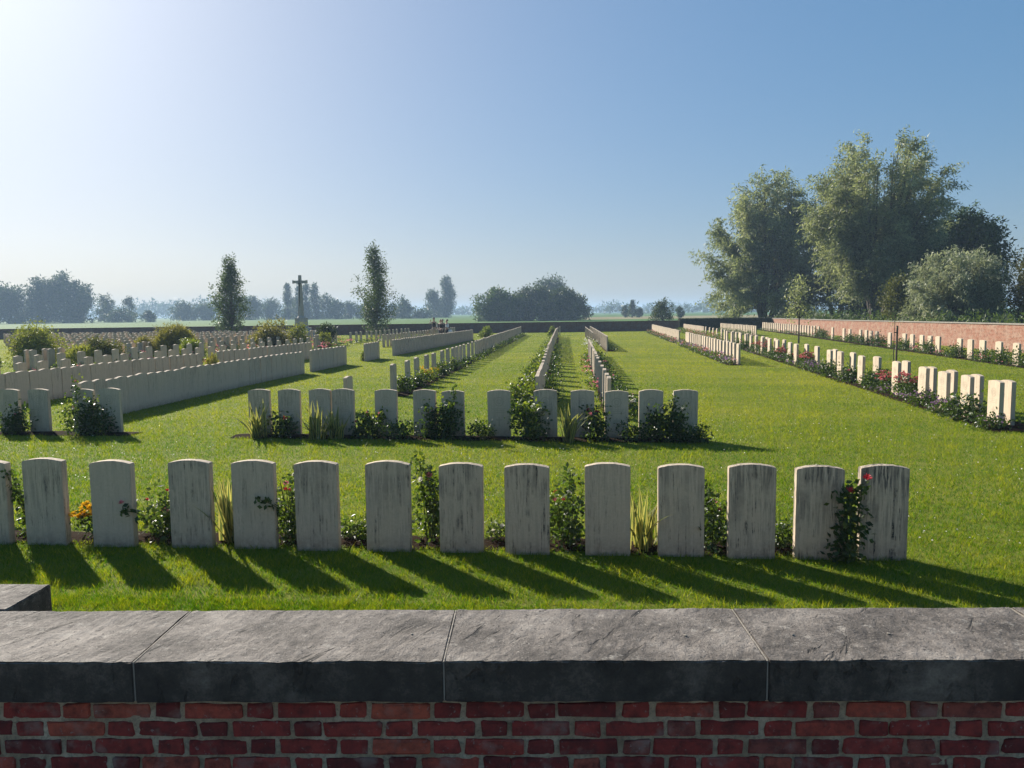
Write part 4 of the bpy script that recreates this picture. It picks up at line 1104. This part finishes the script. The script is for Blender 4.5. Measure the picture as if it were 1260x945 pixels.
far_tree(17.4, 258, 3.2, 3.2, 'rightmost of three small field trees right of the bush clump', 1500, .4, 'far', FT, name='field_tree')
far_tree(22.5, 190, 2.2, 3.2, 'small bush in the field close to the large willow', 1200, .3, 'far', FT, name='field_tree')
GR = 'trees of the grove at the left edge'
for (x, y, w, h, lb) in [(-252, 302, 20, 17.5, 'tree at the very left edge of the hazy grove'), (-240, 300, 19, 16.5, 'second tree from the left in the hazy grove'), (-229, 305, 18, 19.3, 'third tree from the left in the hazy grove'), (-221, 308, 17, 20.8, 'tallest tree of the hazy grove at the left'), (-212, 304, 16, 18.8, 'rightmost large tree of the hazy grove')]:
    far_tree(x, y, w, h, lb, 6500, .95, 'far', GR)
far_tree(-216, 328, 9, 12.8, 'slim hazy tree just right of the left grove', 1800, .7)
far_tree(-208.5, 320, 6.0, 11.6, 'left of two hazy conifers right of the grove', 2000, .6, tall=True)
far_tree(-206.0 + 4, 325, 5.6, 11.4, 'right of two hazy conifers right of the grove', 2000, .6, tall=True)
far_tree(-190.5, 300, 13, 6.4, 'low hazy bush right of the two conifers', 2600, .7)
far_tree(-178.5, 300, 6.5, 5.0, 'small round hazy bush at the edge of the field', 1600, .6)
LIST = [(-207, 380, 20, 10.5), (-195, 381, 17, 9.6), (-182, 388, 17, 13.0), (-166, 370, 14, 12.2), (-164.5, 392, 18, 11.4), (-150.5, 385, 13, 10.5)]
for i, (x, y, w, h) in enumerate(LIST): far_tree(x, y, w, h, f"{ordw(i + 1)} from the left of the hazy trees left of the cross", 3200, .9)
for i, (x, y, w, h) in enumerate([(-143.2, 360, 4.4, 18.0), (-139.6, 366, 4.8, 17.4), (-135.2, 362, 4.2, 18.3), (-132.0, 367, 5.0, 17.6)]):
    far_tree(x, y, w, h, f"{ordw(i + 1)} from the left of the hazy poplars behind the cross", 3000, .7, tall=True)
for i, (x, y, w, h) in enumerate([(-141, 375, 16, 12.0), (-131, 380, 13, 13.2), (-119.5, 360, 11, 9.0), (-119, 382, 12, 9.0), (-111.5, 380, 10, 7.4), (-103, 378, 9, 6.4), (-95, 372, 10, 7.2)]):
    far_tree(x, y, w, h, f"{ordw(i + 1)} from the left of the hazy trees right of the cross", 2600, .85)
far_tree(-81.5, 340, 11.5, 9.6, 'hazy tree just right of the slender upright tree', 3000, .8)
far_tree(-74.5, 345, 10, 4.6, 'low hazy bushes left of the lone tall poplar', 2000, .7)
far_tree(-69.4, 380, 7.0, 19.8, 'lone tall columnar poplar on the horizon', 6000, .75, tall=True)
far_tree(-77.6, 390, 11.5, 14.8, 'rounded hazy tree beside the lone tall poplar', 4200, .85)

# continuous woods at the horizon
mb = MB(); lob = []
def woods(x0, x1, y, h, step=9):
    x = x0
    while x < x1:
        w = random.uniform(7, 13); hh = h * random.uniform(.55, 1.1)
        for k in range(3): lob.append((x + random.uniform(-4, 4), y + random.uniform(-8, 8), hh * random.uniform(.3, .75), w * .6, w * .6, hh * .36))
        x += step * random.uniform(.6, 1.4)
woods(-760, -380, 900, 22); woods(-470, -395, 780, 21); woods(-165, -95, 820, 11); woods(-60, 260, 930, 12); woods(20, 160, 640, 9); woods(200, 900, 1000, 14); woods(-1500, -760, 1100, 20); woods(-400, 300, 1500, 16)
crown(mb, lob, 52000, 2.6, 0, .3, 12)
mb.V = [np.maximum(v, [-9999, -9999, .05]) for v in mb.V]
tag(mb.build('distant_woodland', MAT['far']), 'bluish belt of woodland along the horizon', 'woodland', kind='stuff')

# white wrapped bale at the foot of the grove
root = empty('wrapped_bale', (-228, 268, 0)); tag(root, 'small white wrapped bale at the foot of the left grove', 'bale')
mb = MB(); tube(mb, [(-1.0, 0, .6), (-.92, 0, .6), (.92, 0, .6), (1.0, 0, .6)], [.5, .6, .6, .5], 14); mb.build('wrapping', plain('white_film', (.75, .75, .73), .35, .05), root)

# ------------------------------------------------------------------ cross
cx0, cy0 = -26.8, 70.5
cr_ = empty('stone_cross', (cx0, cy0, 0)); tag(cr_, 'tall pale stone memorial cross on an octagonal plinth', 'monument')
def octo(mb, r0, r1, z0, z1):
    th = np.arange(8) * math.pi / 4 + math.pi / 8
    a = np.stack([r0 * np.cos(th), r0 * np.sin(th), np.full(8, z0)], 1); b = np.stack([r1 * np.cos(th), r1 * np.sin(th), np.full(8, z1)], 1)
    mb.add(np.concatenate([a, b]), [(j, (j + 1) % 8, 8 + (j + 1) % 8, 8 + j) for j in range(8)])
    mb.add(b, [(0, 1, 2, 3), (0, 3, 4, 7), (4, 5, 6, 7)])
for i, (r_, z0, z1) in enumerate([(1.55, -.1, .30), (1.2, .30, .60), (.9, .6, .9)]):
    mb = MB(); octo(mb, r_, r_, z0, z1); mb.build('step', MAT['cstone'], cr_)
mb = MB(); octo(mb, .62, .58, .9, 1.80); octo(mb, .42, .30, 1.8, 2.0); mb.build('plinth', MAT['cstone'], cr_)
mb = MB(); octo(mb, .27, .17, 2.0, 4.95); octo(mb, .175, .15, 4.95, 5.8); shaft = mb.build('shaft', MAT['cstone'], cr_)
mb = MB()
for s in (-1, 1):
    v = []
    for (xx, hh) in ((.10, .13), (.56, .115), (.60, .15), (.70, .15)):
        v += [(s * xx, -hh * .8, 5.18 - hh), (s * xx, hh * .8, 5.18 - hh), (s * xx, hh * .8, 5.18 + hh), (s * xx, -hh * .8, 5.18 + hh)]
    f = []
    for k in range(3):
        for j in range(4): f.append((k * 4 + j, k * 4 + (j + 1) % 4, k * 4 + 4 + (j + 1) % 4, k * 4 + 4 + j))
    f.append((12, 13, 14, 15)); mb.add(v, f)
mb.build('crossarm', MAT['cstone'], shaft)
mb = MB()
v = [(-.05, -.24, 5.0), (.05, -.24, 5.0), (.012, -.29, 2.9), (-.012, -.29, 2.9), (-.05, -.215, 5.0), (.05, -.215, 5.0), (.012, -.265, 2.9), (-.012, -.265, 2.9)]
mb.add(v, [(0, 1, 2, 3), (7, 6, 5, 4), (0, 4, 5, 1), (1, 5, 6, 2), (2, 6, 7, 3), (3, 7, 4, 0)])
box(mb, -.22, .22, -.235, -.205, 5.0, 5.06); box(mb, -.025, .025, -.23, -.2, 5.06, 5.4); mb.build('sword', MAT['bronze'], shaft)

# reddish slab stones near the far end are headstones turned to the light (part of the rows above)

# ------------------------------------------------------------------ people
SKIN = plain('skin', (.42, .26, .19), .6, .1)
def skin_mesh(name, verts, edges, mat, parent, sub=1):
    me = bpy.data.meshes.new(name); me.from_pydata([v[:3] for v in verts], edges, []); me.materials.append(mat)
    o = obj(name, me, parent)
    md = o.modifiers.new('skin', 'SKIN'); md.use_smooth_shade = True
    sv_ = me.skin_vertices[0].data
    for k, v in enumerate(verts):
        r_ = v[3]; sv_[k].radius = (r_, r_ * (v[4] if len(v) > 4 else 1)); sv_[k].use_root = (k == 0)
    s = o.modifiers.new('subsurf', 'SUBSURF'); s.levels = sub; s.render_levels = sub
    return o
def cloth(c): return plain('cloth_%d' % len(bpy.data.materials), c, .85, .2, 30)
def person(x, y, h, face, top, legs, label, sleeve=None, raised=False, hair=(.03, .02, .015), skirt=False, bag=None, hand_up=.0):
    k = h / 1.75
    root = empty('person', (x, y, 0), face); root.scale = (k, k, k)
    tag(root, label, 'person', 'visitors standing among the headstones')
    V = [(0, 0, .95, .13, .8)]; Ed = []
    def add(p, r_, frm, fl=1.0):
        V.append((*p, r_, fl)); Ed.append((frm, len(V) - 1)); return len(V) - 1
    sp = add((0, .01, 1.15), .115, 0, .8); ch = add((0, 0, 1.36), .135, sp, .72); nk = add((0, .01, 1.50), .052, ch); hd0 = add((0, -.01, 1.57), .072, nk, 1.1); hd = add((0, -.005, 1.66), .088, hd0, 1.1); tp = add((0, 0, 1.72), .062, hd, 1.1)
    add((0, -.112, 1.62), .012, hd0)
    for s in (-1, 1):
        hp = add((s * .095, 0, .88), .085, 0); kn = add((s * .10, -.01, .48), .055, hp); an = add((s * .10, .02, .09), .036, kn); add((s * .11, -.13, .035), .03, an)
        shd = add((s * .17, 0, 1.42), .058, ch)
        if raised and s == -1: el = (s * .36, -.08, 1.30); wr = (s * .30, -.16, 1.50)
        else: el = (s * .23, .02, 1.15); wr = (s * .20, -.16, 1.02 + hand_up)
        e_ = add(el, .042, shd); w_ = add(wr, .028, e_); d = Vector(wr) - Vector(el); d.normalize()
        pm = add(tuple(Vector(wr) + d * .07), .03, w_, .5)
        side = Vector((0, 0, 1)).cross(d); side = side.normalized() if side.length > .1 else Vector((1, 0, 0))
        for q in range(4): add(tuple(Vector(wr) + d * (.15 + .012 * (1.5 - abs(q - 1.5))) + side * (.02 * (q - 1.5)) - Vector((0, 0, .015))), .008, pm)
        add(tuple(Vector(wr) + d * .08 + side * .055), .009, w_)
    skin_mesh('body', V, Ed, SKIN, root)
    mt, ml = cloth(top), cloth(legs); ms = cloth(sleeve) if sleeve else mt
    T = [(0, 0, .97, .145, .8), (0, .01, 1.15, .135, .8), (0, 0, 1.36, .155, .72), (0, .005, 1.46, .075)]
    shirt = skin_mesh('shirt', T, [(0, 1), (1, 2), (2, 3)], mt, root)
    for s in (-1, 1):
        a = (s * .16, 0, 1.42, .066)
        e2 = (s * .36, -.08, 1.30, .054) if raised and s == -1 else (s * .23, .02, 1.15, .054)
        w2 = (s * .305, -.15, 1.48, .042) if raised and s == -1 else (s * .203, -.13, 1.04 + hand_up, .042)
        skin_mesh('sleeve', [a, e2, w2], [(0, 1), (1, 2)], ms, shirt)
    if skirt: skin_mesh('skirt', [(0, 0, 1.0, .14, .85), (0, 0, .75, .18, .85), (0, 0, .48, .20, .85)], [(0, 1), (1, 2)], ml, root)
    else:
        for s in (-1, 1): skin_mesh('trouser_leg', [(s * .05, 0, .97, .115), (s * .10, 0, .85, .10), (s * .10, -.01, .48, .07), (s * .10, .015, .12, .055)], [(0, 1), (1, 2), (2, 3)], ml, root)
    mb = MB(); nlat, nlon = 6, 12; Vv = []
    for i in range(nlat + 1):
        th = (i / nlat) * 1.75
        for j in range(nlon):
            ph = 2 * math.pi * j / nlon; back = .03 * max(0, math.sin(ph))
            zz = max(-.25, math.cos(th)) if math.sin(ph) > -.3 else max(.25, math.cos(th))
            Vv.append((.098 * math.sin(th) * math.cos(ph), .02 + (.105 + back) * math.sin(th) * math.sin(ph), 1.665 + .112 * zz))
    Fh = [(i * nlon + j, i * nlon + (j + 1) % nlon, (i + 1) * nlon + (j + 1) % nlon, (i + 1) * nlon + j) for i in range(nlat) for j in range(nlon)]
    mb.add(Vv, Fh); mb.build('hair', plain('hair_%d' % len(bpy.data.materials), hair, .6), root, True)
    for s in (-1, 1): skin_mesh('shoe', [(s * .105, .03, .05, .05, .8), (s * .11, -.12, .035, .042, .8)], [(0, 1)], cloth((.03, .03, .03)), root)
    return root
person(-11.62, 58.0, 1.75, R(20), (.022, .022, .032), (.42, .33, .23), 'tallest person in dark top with pale sleeves and beige trousers, arm raised', sleeve=(.62, .58, .48), raised=True)
person(-11.20, 58.5, 1.60, R(-30), (.025, .024, .032), (.03, .028, .035), 'person in dark clothes standing right behind the one with pale sleeves')
person(-10.98, 58.1, 1.62, R(-15), (.020, .020, .028), (.09, .06, .05), 'person in a dark top beside the one in the white shirt')
person(-10.66, 58.2, 1.60, R(-50), (.66, .68, .70), (.02, .02, .024), 'person in a loose white shirt at the right of the group', hand_up=.1)
root = empty('shoulder_bag', (-10.36, 58.0, .70)); tag(root, 'white bag held low at the right of the group', 'bag')
mb = MB(); tube(mb, [(0, 0, -.12), (0, 0, -.08), (0, 0, .07), (0, 0, .12)], [.10, .17, .15, .08], 10); mb.build('pouch', plain('bag_cloth', (.6, .6, .62), .8), root, True)
mb = MB(); tube(mb, [(-.1, 0, .1), (-.25, 0, .26), (-.32, .1, .3)], [.012, .012, .012], 5); mb.build('strap', MAT['wood'], root)

# ------------------------------------------------------------------ grass of the lawn: blades, thinning and widening with distance
def in_bed(x, y):
    m = np.zeros(len(x), bool)
    for a, b, w0, w1 in BEDS:
        a_, b_ = np.array(a), np.array(b); L = np.linalg.norm(b_ - a_); d = (b_ - a_) / L
        t = (x - a_[0]) * d[0] + (y - a_[1]) * d[1]; s = (x - a_[0]) * d[1] - (y - a_[1]) * d[0]
        m |= (t > 0) & (t < L) & (s > -w0 + .03) & (s < w1 - .03)
    return m
def blades(n, y0, y1, seed, near=False, big=1.0):
    r = np.random.default_rng(seed)
    y = y0 * (y1 / y0) ** r.random(n) if not near else r.uniform(y0, y1, n)
    half = .74 * y + 1.0
    x = -.098 * y + r.uniform(-1, 1, n) * half
    wl = 2.393 + .0766 * x + .455
    keep = (y > wl) & (x < 19) & (y < fwy(x) - .1) & ~in_bed(x, y) & ~((x < -2.05) & (y < wl + .30) & (x > -3.5))
    x, y = x[keep], y[keep]; n = len(x)
    clump = np.sin(x * 5.1 + 1.3 * np.sin(y * 3.7)) * np.sin(y * 4.3 + 1.7 * np.sin(x * 2.9))
    cell = np.random.default_rng(77).random((512, 512)); q = np.clip(y / 9, 1, 5)
    cn = cell[(x / .085 / q).astype(int) % 512, (y / .13 / q).astype(int) % 512] - .5      # tussocks
    nr = np.clip(9 / y, .22, 1)                       # unevenness that can still be told apart
    hgt = (.024 + .020 * r.random(n) * nr + .007 * clump * nr + .020 * cn * nr) * np.clip(y / 10, 1, 1.25)
    edge = np.exp(-np.maximum(y - wl[keep] - .02, 0) / .16); hgt = hgt * (1 + .9 * edge * r.random(n))
    tall = r.random(n) < .006; hgt[tall] *= 1.8
    wd = .0048 * np.clip((y / 6.0) ** .85, 1, 9) * big; hgt = hgt * (1 + .45 * (big - 1))
    a = r.uniform(0, 6.28, n); ln = r.normal(size=(n, 2)) * .55 * hgt[:, None]
    B = np.stack([x, y, np.full(n, .002)], 1); S = np.stack([np.cos(a), np.sin(a), 0 * a], 1) * wd[:, None] * .5
    T = B + np.c_[ln, hgt]
    V = np.stack([B - S, B + S, T], 1).reshape(-1, 3)
    dry = np.clip((y - 9) / 14, 0, 1) * (.6 + .4 * np.sin(x * .33 + .8 * np.sin(y * .21)))      # the middle lawn is drier and yellower
    band = np.sin(y * 1.9 + .35 * x + 2.2 * np.sin(x * .37)) * np.clip((y - 8) / 10, 0, 1)
    val = np.clip(.26 + .13 * clump * nr + .30 * cn * nr + r.normal(size=n) * .25 * (.4 + .6 * nr) + .12 * np.sin(x * .7) * np.sin(y * .5) + .30 * dry + .07 * band, 0, 1)
    return V, np.arange(n * 3).reshape(n, 3), val
mb = MB()
mb.add(*blades(230000, 2.6, 5.2, 1, True)); mb.add(*blades(900000, 5.0, 82, 2)); mb.add(*blades(26000, 2.6, 9.5, 3, True, 1.75))
tag(mb.build('lawn_grass', MAT['grass']), 'short mown green grass of the cemetery lawn', 'grass', kind='stuff')
# clover and daisies scattered in the lawn
mb = MB(); r = np.random.default_rng(5); n = 2600
y = 6.8 * (24 / 6.8) ** r.random(n); x = -.098 * y + r.uniform(-1, 1, n) * (.72 * y)
k = (r.random(n) < .25 + .75 * (np.sin(x * .9 + 2) * np.sin(y * .8) > .1)) & ~in_bed(x, y); x, y = x[k], y[k]; n = len(x)
P = np.stack([x, y, np.full(n, .045)], 1); leaves(mb, P, np.c_[r.normal(size=(n, 2)), r.random(n) * .3], .013 + .009 * r.random(n), .9)
tag(mb.build('clover_flowers', MAT['white']), 'tiny white clover and daisy heads scattered over the lawn', 'flowers', kind='stuff')
mb = MB(); n = 700
y = 7 * (14 / 7) ** r.random(n); x = -.098 * y + r.uniform(-1, .6, n) * (.72 * y); k = ~in_bed(x, y); x, y = x[k], y[k]
P = np.stack([x, y, np.full(len(x), .04)], 1); leaves(mb, P, np.c_[r.normal(size=(len(x), 2)), r.random(len(x)) * .3], .022, .8)
tag(mb.build('clover_leaves', MAT['bright']), 'bright clover leaves scattered through the near lawn', 'clover', kind='stuff')

# ------------------------------------------------------------------ haze
mb = MB(); box(mb, -3100, 3100, -400, 3300, -1.0, 24.0)
hz = mb.build('haze', None)
tag(hz, 'thin pale morning haze over the fields', 'haze', kind='stuff')
m, nt, out = new_mat('haze_air'); n = N(nt)
pv = n('ShaderNodeVolumePrincipled'); pv.inputs['Color'].default_value = (.52, .71, 1, 1); pv.inputs['Density'].default_value = .0006; pv.inputs['Anisotropy'].default_value = .1
n.l(pv.outputs[0], out.inputs['Volume']); hz.data.materials.append(m)
